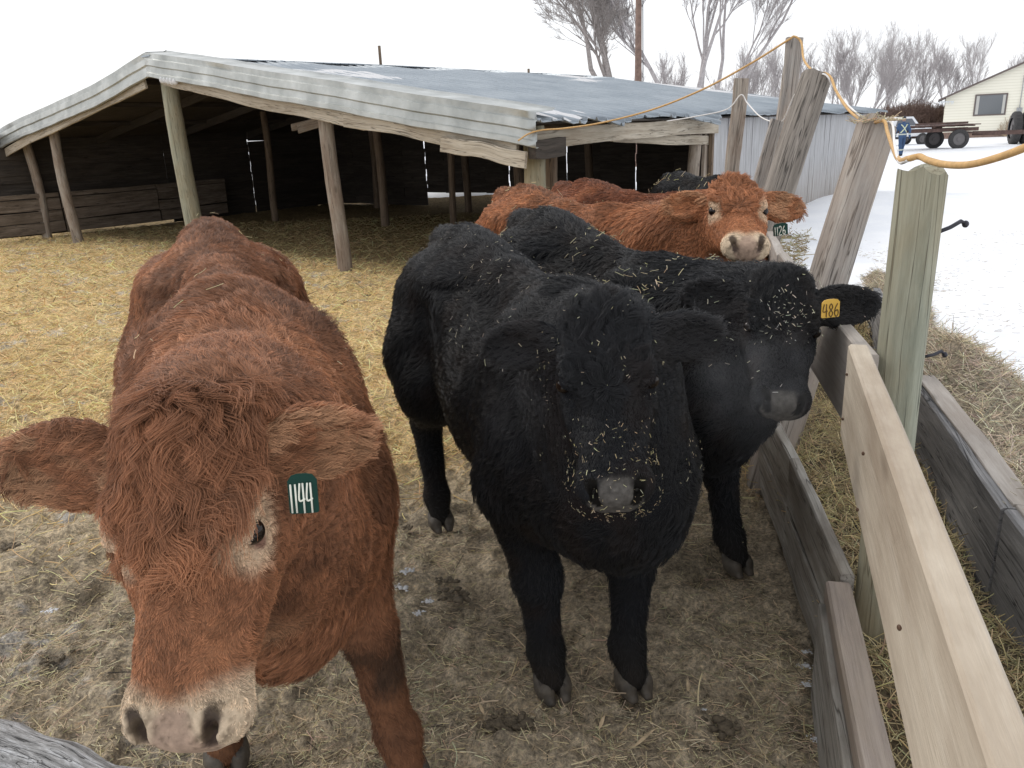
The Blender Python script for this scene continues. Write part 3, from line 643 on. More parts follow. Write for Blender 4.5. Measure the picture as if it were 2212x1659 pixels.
# ---------------------------------------------------------------- ground, snow
def ay(x, y, Y):
    d = ray(x, y); return CAMP+d*(Y/d[1])
def ground_h(P):
    """height of the trampled pen floor"""
    Q = np.c_[P[:, 0], P[:, 1], np.zeros(len(P))]
    near = 1-ss(P[:, 1], 5, 14)*.5
    h = fbm(Q, 1.1, 2, 3)*.05+fbm(Q, 4.5, 3, 9)*.050*near
    l = np.clip(vnoise(Q, 9, 21)-.50, 0, 1)*.095+np.clip(vnoise(Q, 24, 5)-.48, 0, 1)*.050-np.clip(.33-vnoise(Q, 5.5, 44), 0, 1)*.16
    return h+l*near-.018
def zone(P):
    """1 = thick golden bedding, 0 = trodden muck"""
    Q = np.c_[P[:, 0], P[:, 1], np.zeros(len(P))]
    return ss(P[:, 1]-.10*P[:, 0]+fbm(Q, .9, 3, 50)*2.6, 3.3, 5.6)
u = np.concatenate([np.linspace(-1.6, -1.0, 50)[:-1], np.linspace(-1.0, .95, 560)])
yy = [.25]
while yy[-1] < 24.5: yy.append(yy[-1]+max(.010, yy[-1]*.0052))
yy = np.array(yy); Ug, Yg = np.meshgrid(u, yy, indexing='xy'); Xg = np.minimum(Ug*(Yg*.92+.9), np.interp(Yg, [0, 2.5, 4.2, 6.8, 8, 12.4, 24], [1.55, 1.85, 2.2, 2.6, 2.85, 3.1, 10.5]))
Xg = np.maximum(Xg, -19.0); P = np.c_[Xg.ravel(), Yg.ravel()]
hz = ground_h(P); hz += zone(P)*.03*1.0
edge = ss(P[:, 0]-np.interp(P[:, 1], [0, 2.5, 4.2, 6.8, 8, 12.4, 24], [1.25, 1.55, 1.9, 2.3, 2.55, 2.95, 10.2]), 0, .3); hz = hz*(1-edge)-.05*edge
V = np.c_[P, hz]; nu, ny = len(u), len(yy); I = np.arange(nu*ny).reshape(ny, nu)
Fq = np.stack([I[:-1, :-1], I[:-1, 1:], I[1:, 1:], I[1:, :-1]], -1).reshape(-1, 4)
zc = zone(P)[:, None]; Q3 = np.c_[P, np.zeros(len(P))]
muck = np.array([.45, .375, .275]); straw = np.array([.70, .52, .27]); dung = np.array([.20, .168, .12])
n1 = vnoise(Q3, 2.3, 70)[:, None]; n2 = vnoise(Q3, 8, 71)[:, None]; n3 = vnoise(Q3, 30, 72)[:, None]
colg = muck*(.70+.35*n1+.30*n2+.2*n3)*(1-zc)+straw*(.66+.25*n1+.25*n2+.25*n3)*zc
dd = ss(n1*.55+n2*.45, .62, .74)*(1-.55*zc); colg = colg*(1-dd*.6)+dung*dd*.6
shade_dirt = ss(P[:, 1]+P[:, 0]*.81, 9.6, 10.8)[:, None]     # roof shade and dirtier litter, painted into the floor colour
colg = colg*(1-shade_dirt*.62)+np.array([.12, .08, .04])*shade_dirt*.45
fr = ss(vnoise(Q3, 3.4, 90)*.6+vnoise(Q3, 14, 91)*.4, .64, .74)[:, None]*(1-shade_dirt)*.55*ss(P[:, 0]+1.2, 1.0, -1.0)[:, None]  # frost
colg = colg*(1-fr)+np.array([.5, .5, .5])*fr
m, t, b = material('pen_floor'); a = N(t, 'Attribute', attribute_name='col')
nf = noise(t, 70, 6, .75, objvec(t)); nm = noise(t, 18, 5, .7, objvec(t))
c = mixc(t, 1.0, a.outputs[0], ramp(t, nf, [(.32, (.34,)*3), (.5, (.95,)*3), (.68, (1.7, 1.62, 1.45))]), 'MULTIPLY')
c = mixc(t, 1.0, c, ramp(t, nm, [(.35, (.55,)*3), (.65, (1.3,)*3)]), 'MULTIPLY')
t.links.new(c, b.inputs['Base Color']); b.inputs['Roughness'].default_value = .95; b.inputs['Specular IOR Level'].default_value = .15
hsum = N(t, 'Math', operation='ADD'); t.links.new(nf, hsum.inputs[0]); t.links.new(nm, hsum.inputs[1]); bump(t, b, hsum.outputs[0], .9, .02)
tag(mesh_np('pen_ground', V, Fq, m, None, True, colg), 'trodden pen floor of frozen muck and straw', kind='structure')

m, t, b = material('snow'); b.inputs['Roughness'].default_value = .75
ov = objvec(t); nv = noise(t, 1.1, 6, .6, ov); nv2 = noise(t, 9, 5, .7, ov)
c = ramp(t, nv, [(.35, (.80, .82, .86)), (.6, (.88, .89, .91))])
# blown straw and dirt specks, thickest near the feeder
sp = noise(t, 7, 8, .8, objvec(t, (1, 1.6, 1))); gp = N(t, 'NewGeometry'); sx = N(t, 'SeparateXYZ'); t.links.new(gp.outputs['Position'], sx.inputs[0])
spk = ramp(t, sp, [(.60, (0, 0, 0)), (.68, (1, 1, 1))]); far = N(t, 'MapRange'); far.inputs[1].default_value = 2; far.inputs[2].default_value = 16; far.inputs[3].default_value = .75; far.inputs[4].default_value = .12
t.links.new(sx.outputs[1], far.inputs[0]); mm = N(t, 'Math', operation='MULTIPLY'); t.links.new(spk, mm.inputs[0]); t.links.new(far.outputs[0], mm.inputs[1])
c = mixc(t, mm.outputs[0], c, (.36, .31, .24))
t.links.new(c, b.inputs['Base Color']); h2 = N(t, 'Math', operation='ADD'); t.links.new(nv, h2.inputs[0]); t.links.new(nv2, h2.inputs[1]); bump(t, b, h2.outputs[0], .35, .05)
M_SNOW = m
# snow field: one big sheet to the horizon, dense near the pen
ang = np.linspace(-math.pi, math.pi, 241); rr = [0.0, .5]
while rr[-1] < 1800: rr.append(rr[-1]*1.035+.05)
rr = np.array(rr); A_, R_ = np.meshgrid(ang[:-1], rr); X_ = np.sin(A_)*R_+3; Y_ = np.cos(A_)*R_+4
Pn = np.c_[X_.ravel(), Y_.ravel(), np.zeros(X_.size)]
hh = fbm(Pn, .35, 3, 4)*.22*ss(np.abs(Pn[:, 0])+np.abs(Pn[:, 1]), 5, 14)+fbm(Pn, 2.0, 3, 8)*.05-.06
inpen = (Pn[:, 0] < np.interp(Pn[:, 1], [0, 2.5, 4.2, 6.8, 8, 12.4, 24], [.9, 1.3, 1.6, 2.0, 2.2, 2.7, 9.6])) & (Pn[:, 1] < 21) & (Pn[:, 0] > -17)
hh = np.where(inpen, -.25, hh+.07*ss(Pn[:, 0], 2, 4)); hh += .30*np.exp(-((Pn[:, 0]-7.6)**2+(Pn[:, 1]-16.4)**2)/7.0)
Pn[:, 2] = hh; na = 240; I = np.arange(len(rr)*na).reshape(len(rr), na); I2 = np.roll(I, -1, 1)
Fs = np.stack([I[:-1], I[1:], I2[1:], I2[:-1]], -1).reshape(-1, 4)
tag(mesh_np('snow_field', Pn, Fs, M_SNOW, None, True), 'snow covered farmyard stretching to the trees', kind='structure')

# straw strands
def fur_like(name, rough=.7, var=.5):
    m, t, b = material(name); a = N(t, 'Attribute', attribute_name='col'); t.links.new(a.outputs[0], b.inputs['Base Color']); b.inputs['Roughness'].default_value = rough
    b.inputs['Specular IOR Level'].default_value = .25; return m
M_STRAW = fur_like('straw')
def strands(name, P, Nn, L, rad, col, label, kind='stuff', flatness=.25, parent=None, bend=.25):
    n = len(P); d = rng.normal(0, 1, (n, 3)); d -= Nn*(d*Nn).sum(1)[:, None]; d /= np.linalg.norm(d, axis=1)[:, None]
    d += Nn*np.abs(rng.normal(0, flatness, n))[:, None]; L = L[:, None]; bd = rng.normal(0, bend, (n, 3)); K = np.zeros((n, 4, 3)); s0 = P+Nn*np.asarray(rad)[:, None]*.8
    for j in range(4):
        q = j/3-.5; K[:, j] = s0+d*L*(q+.35)+bd*L*(q*q-.25)*.5
    ex = .004; K += Nn[:, None, :]*ex
    o = None; hc = bpy.data.hair_curves.new(name); hc.add_curves([4]*n)
    if parent is not None: K = K-np.array(parent.location)
    hc.attributes['position'].data.foreach_set('vector', K.reshape(-1).astype(np.float32)) if 'position' in hc.attributes else hc.points.foreach_set('position', K.reshape(-1).astype(np.float32))
    ra = hc.attributes.get('radius') or hc.attributes.new('radius', 'FLOAT', 'POINT'); ra.data.foreach_set('value', np.repeat(rad, 4).astype(np.float32))
    ca = hc.attributes.new('col', 'FLOAT_COLOR', 'CURVE'); c = np.ones((n, 4), np.float32); c[:, :3] = col; ca.data.foreach_set('color', c.ravel()); hc.materials.append(M_STRAW)
    o = bpy.data.objects.new(name, hc); link(o, parent)
    if label: tag(o, label, None, None, kind)
    return o
def straw_cols(n, base=(.55, .40, .19), v=.35):
    c = np.array(base)*(1+rng.normal(0, v, (n, 1))*.9); c *= 1+rng.normal(0, .06, (n, 3)); return np.clip(c, .02, .85)
UP = lambda n: np.tile([0, 0, 1.0], (n, 1))
def scatter(n, f, ylo, yhi, ulo, uhi, power=1.0):
    y = ylo+(yhi-ylo)*rng.random(n)**power; x = (ulo+(uhi-ulo)*rng.random(n))*(y*.92+.9); P = np.c_[x, y]
    keep = rng.random(n) < f(P); P = P[keep]; P = P[(P[:, 0] < 1.0+np.maximum(P[:, 1]-3, 0)*.4)]; return P
P = scatter(150000, lambda P: zone(P)*(.35+.65*vnoise(np.c_[P, P[:, :1]*0], 3, 60)), 2.6, 19, -1.05, .55, 1.5)
z0 = ground_h(P)+zone(P)*.03; n = len(P)
inn_shade = ss(P[:, 1]+P[:, 0]*.81, 9.6, 10.8)[:, None]; cs = straw_cols(n, (.72, .53, .26))*(1-.55*inn_shade)  # straw under the roof darkened too, its shade put into the strand colour
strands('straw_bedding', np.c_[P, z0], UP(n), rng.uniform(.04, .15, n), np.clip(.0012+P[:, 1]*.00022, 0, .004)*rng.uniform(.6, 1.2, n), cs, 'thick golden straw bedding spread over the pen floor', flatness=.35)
P = scatter(170000, lambda P: (1-zone(P)*.6)*(.15+.85*vnoise(np.c_[P, P[:, :1]*0], 2.2, 63)**1.5), .9, 6.5, -1.0, .6, 1.3)
n = len(P); big = rng.random(n) < .014
strands('straw_litter', np.c_[P, ground_h(P)+zone(P)*.03], UP(n), np.where(big, rng.uniform(.06, .16, n), rng.uniform(.012, .055, n)), np.where(big, .0017, .0009)*rng.uniform(.6, 1.3, n), straw_cols(n, (.52, .43, .28), .45), 'chopped straw and stalks trodden into the muck', flatness=.18)
# maize husks lying flat
hb = MB()
for (x, y, L, a) in ((1390, 1595, .10, .45), (1487, 1490, .07, 1.5), (1300, 1560, .04, .9), (1040, 1530, .035, 2.2), (690, 1350, .04, .2)):
    c = az(x, y, .02); d = np.array([math.cos(a), math.sin(a), .12]); s_ = np.cross([0, 0, 1], d); pts = [c+d*L*q+np.array([0, 0, .012*math.sin(q*3)]) for q in np.linspace(-.5, .5, 7)]
    w = [.0008, .003, .0055, .006, .005, .003, .0008]; V = []; 
    for p_, w_ in zip(pts, w): V += [p_-s_*w_, p_+np.array([0, 0, w_*.5]), p_+s_*w_]
    hb.add(V, [[i*3+j, i*3+j+1, i*3+j+4, i*3+j+3] for i in range(6) for j in (0, 1)])
o = hb.build('husk_litter', simple('husk', (.50, .38, .24), .8, 0, 40, .3), None, True); tag(o, 'pale dry maize husks lying on the muck', kind='stuff')
# frozen dung clods and little snow crusts
def clods(name, spots, mat, label, kind='stuff', squash=.5):
    B = MB(); 
    bm = bmesh.new(); bmesh.ops.create_icosphere(bm, subdivisions=2, radius=1.0); bm.verts.index_update()
    V0 = np.array([v.co[:] for v in bm.verts]); FF = [[v.index for v in f.verts] for f in bm.faces]; bm.free()
    for (p, r) in spots:
        for k in range(34):
            rr_ = r*rng.uniform(.07, .30)*(1.5 if k == 0 else 1); q = p+np.array([rng.normal(0, r*.55), rng.normal(0, r*.45), rr_*squash*.3+.004])
            VV = V0*(1+fbm(V0+rng.uniform(0, 50, 3), 2.6, 3)*1.5)[:, None]*np.array([rr_, rr_*rng.uniform(.6, 1), rr_*squash]); B.add(VV+q, FF)
    o = B.build(name, mat, None, True); tag(o, label, kind=kind); return o
M_DUNG = simple('dung', (.12, .095, .064), .95, 0, 60, .5, .8)
sp = [(az(x, y, .0), r) for x, y, r in ((30, 1180, .045), (985, 1290, .055), (1560, 1570, .06), (300, 1130, .035), (965, 1255, .04), (1120, 1560, .05), (1075, 1570, .05), (1500, 1500, .035), (1350, 1160, .04), (120, 1420, .04), (790, 640, .05), (660, 900, .04), (190, 930, .04), (880, 1140, .03), (140, 840, .05))]
clods('dung_clods', sp, M_DUNG, 'frozen dark dung clods on the pen floor')
M_CRUST = simple('snow_crust', (.60, .60, .61), .8, 0, 30, .15, .6)
sp = [(az(x, y, .02), r) for x, y, r in ((868, 1270, .032), (880, 1235, .028), (925, 1300, .022), (1737, 1440, .02), (1742, 1480, .018), (905, 1325, .02), (110, 1320, .02), (1765, 1600, .016), (1742, 1410, .014), (300, 1340, .015), (190, 935, .016), (1520, 1535, .010))]
clods('snow_crusts', sp, M_CRUST, 'small crusts of dirty snow on the pen floor', squash=.35)

# ---------------------------------------------------------------- the shed
D0 = np.array([.35, 9.07, 0]); G_ = np.array([-.777, .629, 0]); R3 = np.array([.629, .777, 0])
S = lambda a, b, z=0.0: D0+G_*a+R3*b+np.array([0, 0, z])
LEN = 13.3; AR = 7.25; AL = 13.9
def roof_z(a, b=0):
    z = 1.93+(a+.25)/(AR+.25)*(3.17-1.93) if a <= AR else 3.17-(a-AR)/(AL-AR)*1.02
    return z-.03*math.sin(b*.5+1)*(1 if 1 < a < AR-1 else .4)
M_TIN = None
m, t, b = material('roof_tin'); ov = objvec(t); nn = noise(t, 1.2, 5, .6, ov); n2 = noise(t, 14, 4, .7, ov)
c = ramp(t, nn, [(.3, (.29, .33, .37)), (.7, (.40, .44, .475))]); c = mixc(t, ramp(t, n2, [(.55, (0, 0, 0)), (.8, (.35,)*3)]), c, (.20, .20, .20))
gp = N(t, 'NewGeometry'); dt = N(t, 'VectorMath', operation='DOT_PRODUCT'); dt.inputs[1].default_value = (.629, .777, 0); t.links.new(gp.outputs['Position'], dt.inputs[0])
s1 = N(t, 'Math', operation='SUBTRACT'); s1.inputs[1].default_value = float(np.dot([.35, 9.07, 0], [.629, .777, 0])-.28); t.links.new(dt.outputs['Value'], s1.inputs[0]); s2 = N(t, 'Math', operation='DIVIDE'); s2.inputs[1].default_value = .205; t.links.new(s1.outputs[0], s2.inputs[0]); s3 = N(t, 'Math', operation='FRACT'); t.links.new(s2.outputs[0], s3.inputs[0])
c = mixc(t, ramp(t, s3.outputs[0], [(0, (.0,)*3), (.17, (.0,)*3), (.22, (.75,)*3), (.34, (.0,)*3), (1, (0,)*3)]), c, (.12, .13, .14))  # dark line along each rib: side shade put into the tin colour
t.links.new(c, b.inputs['Base Color']); b.inputs['Metallic'].default_value = .55; b.inputs['Roughness'].default_value = .42; bump(t, b, nn, .15, .03); M_TIN = m
m, t, b = material('fascia_tin'); ov = objvec(t); nn = noise(t, 2.5, 5, .6, ov); n2 = noise(t, 20, 4, .7, ov)
c = ramp(t, nn, [(.3, (.30, .315, .305)), (.5, (.42, .435, .42)), (.7, (.56, .575, .56))]); c = mixc(t, ramp(t, n2, [(.6, (0, 0, 0)), (.85, (.4,)*3)]), c, (.28, .27, .23))
t.links.new(c, b.inputs['Base Color']); b.inputs['Metallic'].default_value = .55; b.inputs['Roughness'].default_value = .38; bump(t, b, nn, .35, .03); M_FAS = m
M_WOODD = wood_mat('shed_boards', [(.035, .027, .021), (.065, .052, .042), (.10, .082, .066)], None, 1.0, stain=(.02, .015, .01), stain_amt=.7, stain_scale=1.2)
M_WOODL = wood_mat('pale_rafter', [(.36, .31, .24), (.52, .46, .37), (.64, .585, .49)], stain=(.22, .16, .10), stain_amt=.45, stain_scale=2.0)
M_POST = wood_mat('grey_post', [(.22, .185, .15), (.36, .31, .26), (.48, .43, .36)], None, 1.0, stain=(.17, .10, .06), stain_amt=.6)
M_POSTD = wood_mat('brown_post', [(.09, .06, .04), (.17, .12, .08), (.24, .18, .13)], None, 1.0)
M_GREENP = wood_mat('treated_post', [(.20, .21, .16), (.31, .32, .25), (.43, .43, .345)], None, 1.0, stain=(.36, .27, .15), stain_amt=.6, stain_scale=1.5)
shed = empty('cattle_shed', S(0, 0), 'long low open-fronted cattle shed with grey tin roof and round wooden posts', 'shed')
zr_ = lambda a: 1.93+(a+.25)/(AR+.25)*1.24 if a <= AR else 3.17-(a-AR)/(AL-AR)*1.02
# tin roof: two slopes with ribs running down the slope, a little sag
def slope(a0, a1, na_, name):
    bs = []; 
    b_ = -.28
    while b_ < LEN+.2:
        bs += [(b_, 0), (b_+.010, .034), (b_+.030, .034), (b_+.042, 0), (b_+.095, 0), (b_+.10, .007), (b_+.11, 0)]; b_ += .205
    aa = np.linspace(a0, a1, na_); V = []; 
    for i, a in enumerate(aa):
        for (bb, dz) in bs:
            e = 0.0
            if abs(a-a0) < 1e-6 and name == 'r' and bb > .2: e = .10*math.sin(bb*2.2)+.07*math.sin(bb*5.1+1)+.03*math.sin(bb*17); e *= (1 if bb < 4.4 else .25)
            V.append(S(a-e, bb, roof_z(a, bb)+dz+.02*math.sin(bb*3.1+a)+ (-.06*max(0, e)/.1 if e else 0)))
    k = len(bs); F = [[i*k+j, i*k+j+1, (i+1)*k+j+1, (i+1)*k+j] for i in range(na_-1) for j in range(k-1)]; return V, F
B = MB(); B.add(*slope(-.30, AR, 14, 'r')); o = B.build('roof_sheet', M_TIN, shed, True); autosmooth(o, 35)
so = o.modifiers.new('thick', 'SOLIDIFY'); so.thickness = .012
B = MB(); B.add(*slope(AR, AL+.3, 12, 'l')); o = B.build('roof_sheet', M_TIN, shed, True); autosmooth(o, 35)
so = o.modifiers.new('thick', 'SOLIDIFY'); so.thickness = .012
for (a0_, a1_) in ((-.2, AR-.02), (AR+.02, AL+.2)):  # dark sheets added below the tin to darken the shed interior
    B = MB(); q_ = [(a0_, zr_(a0_)-.045), (a1_, zr_(a1_)-.045)]; B.prism([S(a0_, -.2, q_[0][1]), S(a1_, -.2, q_[1][1]), S(a1_, -.2, q_[1][1]-.02), S(a0_, -.2, q_[0][1]-.02)], R3*(LEN+.1)); B.build('dark_liner', M_WOODD, shed)
B = MB(); B.board(S(AR, -.35, 3.185), S(AR, LEN+.2, 3.185), .02, .26, bev=.004, seg=20, wob=.012); B.build('ridge_cap', M_TIN, shed)
# fascia: bent tin profile along the gable
prof = [(.03, .09), (-.02, .065), (-.30-.02, .045), (-.315, -.03), (-.345, -.045), (-.35, -.13), (-.325, -.15), (-.33, -.235), (-.355, -.25), (-.355, -.30), (-.335, -.31), (-.31, -.30)]
def fascia(a0, a1, n_, ph):
    V = []; aa = np.linspace(a0, a1, n_)
    for i, a in enumerate(aa):
        w = .007*math.sin(a*2.3+ph)+.003*math.sin(a*7+ph); dent = .02*max(0, math.sin(a*1.1+ph*2)**9)
        zz = 1.93+(a+.25)/(AR+.25)*1.24 if a <= AR else 3.17-(a-AR)/(AL-AR)*1.02-.05*math.sin((a-AR)*.8)
        for (pb, pz) in prof: V.append(S(a, pb-.02+dent*(pz < 0), zz+pz+.02+w*(.5+abs(pz)*2)))
    k = len(prof); return V, [[i*k+j, i*k+j+1, (i+1)*k+j+1, (i+1)*k+j] for i in range(n_-1) for j in range(k-1)]
for a0, a1, ph in ((-.30, AR+.02, 1.0), (AR-.02, AL+.3, 3.0)):
    B = MB(); B.add(*fascia(a0, a1, 60, ph)); o = B.build('fascia', M_FAS, shed, True); autosmooth(o, 30); so = o.modifiers.new('thick', 'SOLIDIFY'); so.thickness = .004
zr = lambda a: 1.93+(a+.25)/(AR+.25)*1.24 if a <= AR else 3.17-(a-AR)/(AL-AR)*1.02
B = MB(); B.board(S(2.4, -.27, zr(2.4)-.37), S(AR-.3, -.27, zr(AR-.3)-.30), .20, .04, seg=24, wob=.016); B.build('rafter', M_WOODL, shed)
B = MB(); B.board(S(.0, -.29, zr(0)-.32), S(2.75, -.29, zr(2.75)-.36), .22, .045, seg=16, wob=.018); B.build('rafter', M_WOODL, shed)
B = MB(); B.board(S(-.15, -.345, zr(0)-.45), S(1.05, -.345, zr(1)-.43), .17, .04, seg=10, wob=.015); B.build('rafter', M_WOODL, shed)
B = MB(); B.board(S(AR+.3, -.27, zr(AR+.3)-.30), S(AL, -.27, zr(AL)-.34), .16, .04, seg=24, wob=.016); B.build('rafter', M_WOODL, shed)
# side eave beam over the right opening
B = MB(); B.board(S(-.12, -.2, 1.73), S(-.12, 4.5, 1.77), .20, .05, seg=16, wob=.012); B.build('eave_beam', M_WOODL, shed)
B = MB(); B.board(S(-.04, 1.6, 1.70), S(-.04, 4.5, 1.55), .13, .05, seg=10, wob=.01); B.build('eave_brace', M_WOODL, shed)
B = MB(); B.board(S(-.20, -.30, 1.62), S(-.20, .28, 1.62), .20, .10, seg=3, wob=.01); B.build('beam_end', M_WOODD, shed)
for bb in (1.6, 3.4, 5.6, 8.0, 10.5):
    B = MB(); B.board(S(0, bb, zr(0)-.20), S(AR, bb, zr(AR)-.16), .16, .05); B.board(S(AR, bb+.06, zr(AR)-.16), S(AL, bb+.06, zr(AL)-.16), .16, .05); B.build('rafter', M_WOODD, shed)
for aa_ in (1.5, 3.2, 5.0, 6.6, 8.4, 10.2, 12):
    B = MB(); B.board(S(aa_, -.2, zr(aa_)-.11), S(aa_, LEN, zr(aa_)-.11), .08, .05); B.build('purlin', M_WOODD, shed)
B = MB(); B.board(S(6.9, 2.0, 2.05), S(3.2, 2.0, 2.45), .12, .05); B.build('brace', M_POST, shed)
B = MB(); B.board(S(6.6, 1.9, 2.02), S(5.9, 1.9, 2.12), .16, .04); B.build('brace', M_POST, shed)
# round posts
def rpost(p0, p1, r0, r1, mat, parent, name='post', wob=.012, n=14):
    p0 = np.asarray(p0, float); p1 = np.asarray(p1, float); q = np.linspace(0, 1, 18); ph = rng.uniform(0, 6, 2)
    pts = np.array([p0+(p1-p0)*t_+np.array([math.sin(t_*5+ph[0]), math.sin(t_*4+ph[1]), 0])*wob for t_ in q])
    B = MB(); B.tube(pts, [r0+(r1-r0)*t_+rng.normal(0, .0018) for t_ in q], n, True, .03); o = B.build(name, mat, parent, True); return autosmooth(o, 60)
rpost(S(11.8, 0, -.1), S(11.8, -.05, 2.45), .105, .09, M_POST, shed, wob=.03)
rpost(S(7.25, 0, -.1), S(7.25, -.02, 2.95), .15, .135, M_GREENP, shed, wob=.012)
rpost(S(3.43, 0, -.1), S(3.43, -.05, 2.25), .105, .10, M_POST, shed, wob=.015)
rpost(S(0, 0, -.1), S(0, 0, 1.86), .125, .12, M_GREENP, shed, wob=.008)
rpost(S(13.5, .1, -.1), S(13.5, .1, 2.2), .10, .09, M_POST, shed, wob=.03)
for a, b_, h, r_ in ((11.0, 4.3, 2.5, .085), (7.25, 4.35, 3.0, .09), (7.5, 7.3, 3.0, .09), (4.0, 7.3, 2.5, .09), (3.6, 4.35, 2.4, .09), (.55, 1.1, 1.85, .10), (10.8, 7.4, 2.5, .09), (.05, 4.1, 1.7, .10), (5.3, 4.4, 2.7, .07)):
    rpost(S(a, b_, -.1), S(a, b_, h), r_, r_*.9, M_POSTD if a != .05 else M_POST, shed, wob=.02)
B = MB(); B.board(S(-.06, 4.28, -.05), S(-.02, 4.3, 1.66), .14, .05, up=R3, seg=8, wob=.008); B.build('door_jamb', M_POST, shed)
# plank walls (left side, and a cross wall inside with a gap under it)
def plank_wall(pa, pb, z0_, z1_, h_, mat, cuts, gap=.018, t_=.03, skip=0, parent=shed, overlap=0.0):
    if overlap: gap = .002; overlap = .030
    pa = np.asarray(pa); pb = np.asarray(pb); L = np.linalg.norm(pb-pa); B = MB(); z = z0_
    while z < z1_-.04:
        hh_ = min(h_*rng.uniform(.85, 1.15), z1_-z); e = [0]+[c_*L for c_ in cuts]+[L]
        row = int(round((z-z0_)/h_))
        for i in range(len(e)-1):
            if rng.random() < skip: continue
            g0 = rng.uniform(0, gap); q0 = pa+(pb-pa)*(e[i]+g0)/L; q1 = pa+(pb-pa)*(e[i+1]-g0)/L; off = np.cross(nrm(pb-pa), [0, 0, 1])*(rng.uniform(-.012, .012)+(.017 if (overlap and row % 2) else 0))
            d0, d1 = rng.normal(0, .008, 2); B.board(q0+off+[0, 0, z+hh_/2+d0], q1+off+[0, 0, z+hh_/2+d1], hh_-gap*rng.uniform(.2, 1.3)+overlap, t_, seg=6, wob=.004)
        z += hh_
    o = B.build('wall', mat, parent); return o
plank_wall(S(13.72, -.9, 0), S(13.72, 3.2, 0), .10, 2.2, .17, M_WOODD, [.4], .006, overlap=.008)
plank_wall(S(13.72, 3.205, 0), S(13.72, 5.6, 0), .02, 2.2, .17, M_WOODD, [], .01, overlap=.02)
plank_wall(S(13.72, 5.62, 0), S(13.72, 8.2, 0), .02, 2.2, .17, M_WOODD, [], .01, overlap=.02)
plank_wall(S(13.45, -1.6, 0), S(13.45, 4.6, 0), .10, .98, .27, wood_mat('kick_boards', [(.13, .10, .075), (.21, .165, .13), (.29, .24, .19)], None, 1.0, stain=(.07, .05, .03), stain_amt=.6), [.34, .7], .035)
for a1_, a0_, zb_ in ((13.7, 11.4, .05), (11.36, 9.7, .05), (9.66, 8.4, .40), (8.36, 6.9, .40), (6.86, 5.2, .05), (5.16, 3.4, .05), (3.36, 1.6, .05), (1.56, .06, .05)):
    plank_wall(S(a1_, 8.2, 0), S(a0_, 8.2, 0), zb_, min(zr(a0_), zr(a1_))-.05, .2, M_WOODD, [.5], .004, overlap=.02)
plank_wall(S(9.6, 8.1, 0), S(6.9, 8.1, 0), .40, .54, .13, M_WOODD, [], .01)
# far gable, boarded
for a1_, a0_ in ((13.7, 11.4), (5.16, 3.4), (3.36, 1.6), (1.56, .06)):
    plank_wall(S(a1_, LEN, 0), S(a0_, LEN, 0), .05, min(zr(a0_), zr(a1_))-.05, .25, M_WOODD, [.5], .004, overlap=.02)
# right side wall: whitewashed vertical sheets
m, t, b = material('whitewashed_wall'); g1 = grvec(t, (.25, 5, 5)); n1_ = noise(t, 6, 7, .7, g1); n2_ = noise(t, 1.0, 4, .6, objvec(t, (1, 1, 1)))
c = ramp(t, n1_, [(.3, (.27, .265, .26)), (.5, (.40, .40, .41)), (.7, (.53, .53, .55))]); gp = N(t, 'NewGeometry'); sx = N(t, 'SeparateXYZ'); t.links.new(gp.outputs['Position'], sx.inputs[0])
lo_ = N(t, 'MapRange'); lo_.inputs[1].default_value = .15; lo_.inputs[2].default_value = 1.1; lo_.inputs[3].default_value = .8; lo_.inputs[4].default_value = .0; t.links.new(sx.outputs[2], lo_.inputs[0])
mu = N(t, 'Math', operation='MULTIPLY'); t.links.new(lo_.outputs[0], mu.inputs[0]); t.links.new(ramp(t, n1_, [(.35, (1,)*3), (.7, (.35,)*3)]), mu.inputs[1])
c = mixc(t, mu.outputs[0], c, (.30, .25, .20)); t.links.new(c, b.inputs['Base Color']); b.inputs['Roughness'].default_value = .85; bump(t, b, n1_, .3, .01); M_WHITEW = m
B = MB(); z = 0; bb = 4.42
while bb < LEN-.1:
    w_ = min(rng.uniform(.22, .30), LEN-bb); B.board(S(-.08+rng.uniform(-.01, .01), bb+w_/2, -.1), S(-.08+rng.uniform(-.01, .01), bb+w_/2, 1.885+rng.uniform(-.01, .015)), w_-.006, .025, up=R3, bev=.003); bb += w_
B.build('side_wall', M_WHITEW, shed)
B = MB(); B.board(S(-.10, 4.36, -.05), S(-.10, 4.36, 1.8), .07, .06, up=R3); B.build('corner_board', M_POSTD, shed)
B = MB(); B.board(S(-.22, LEN-.5, 1.74), S(-.22, LEN+.25, 1.72), .12, .05); B.board(S(.1, LEN+.1, 1.65), S(-.1, LEN+.25, 1.3), .04, .04); B.build('eave_end', M_POSTD, shed)
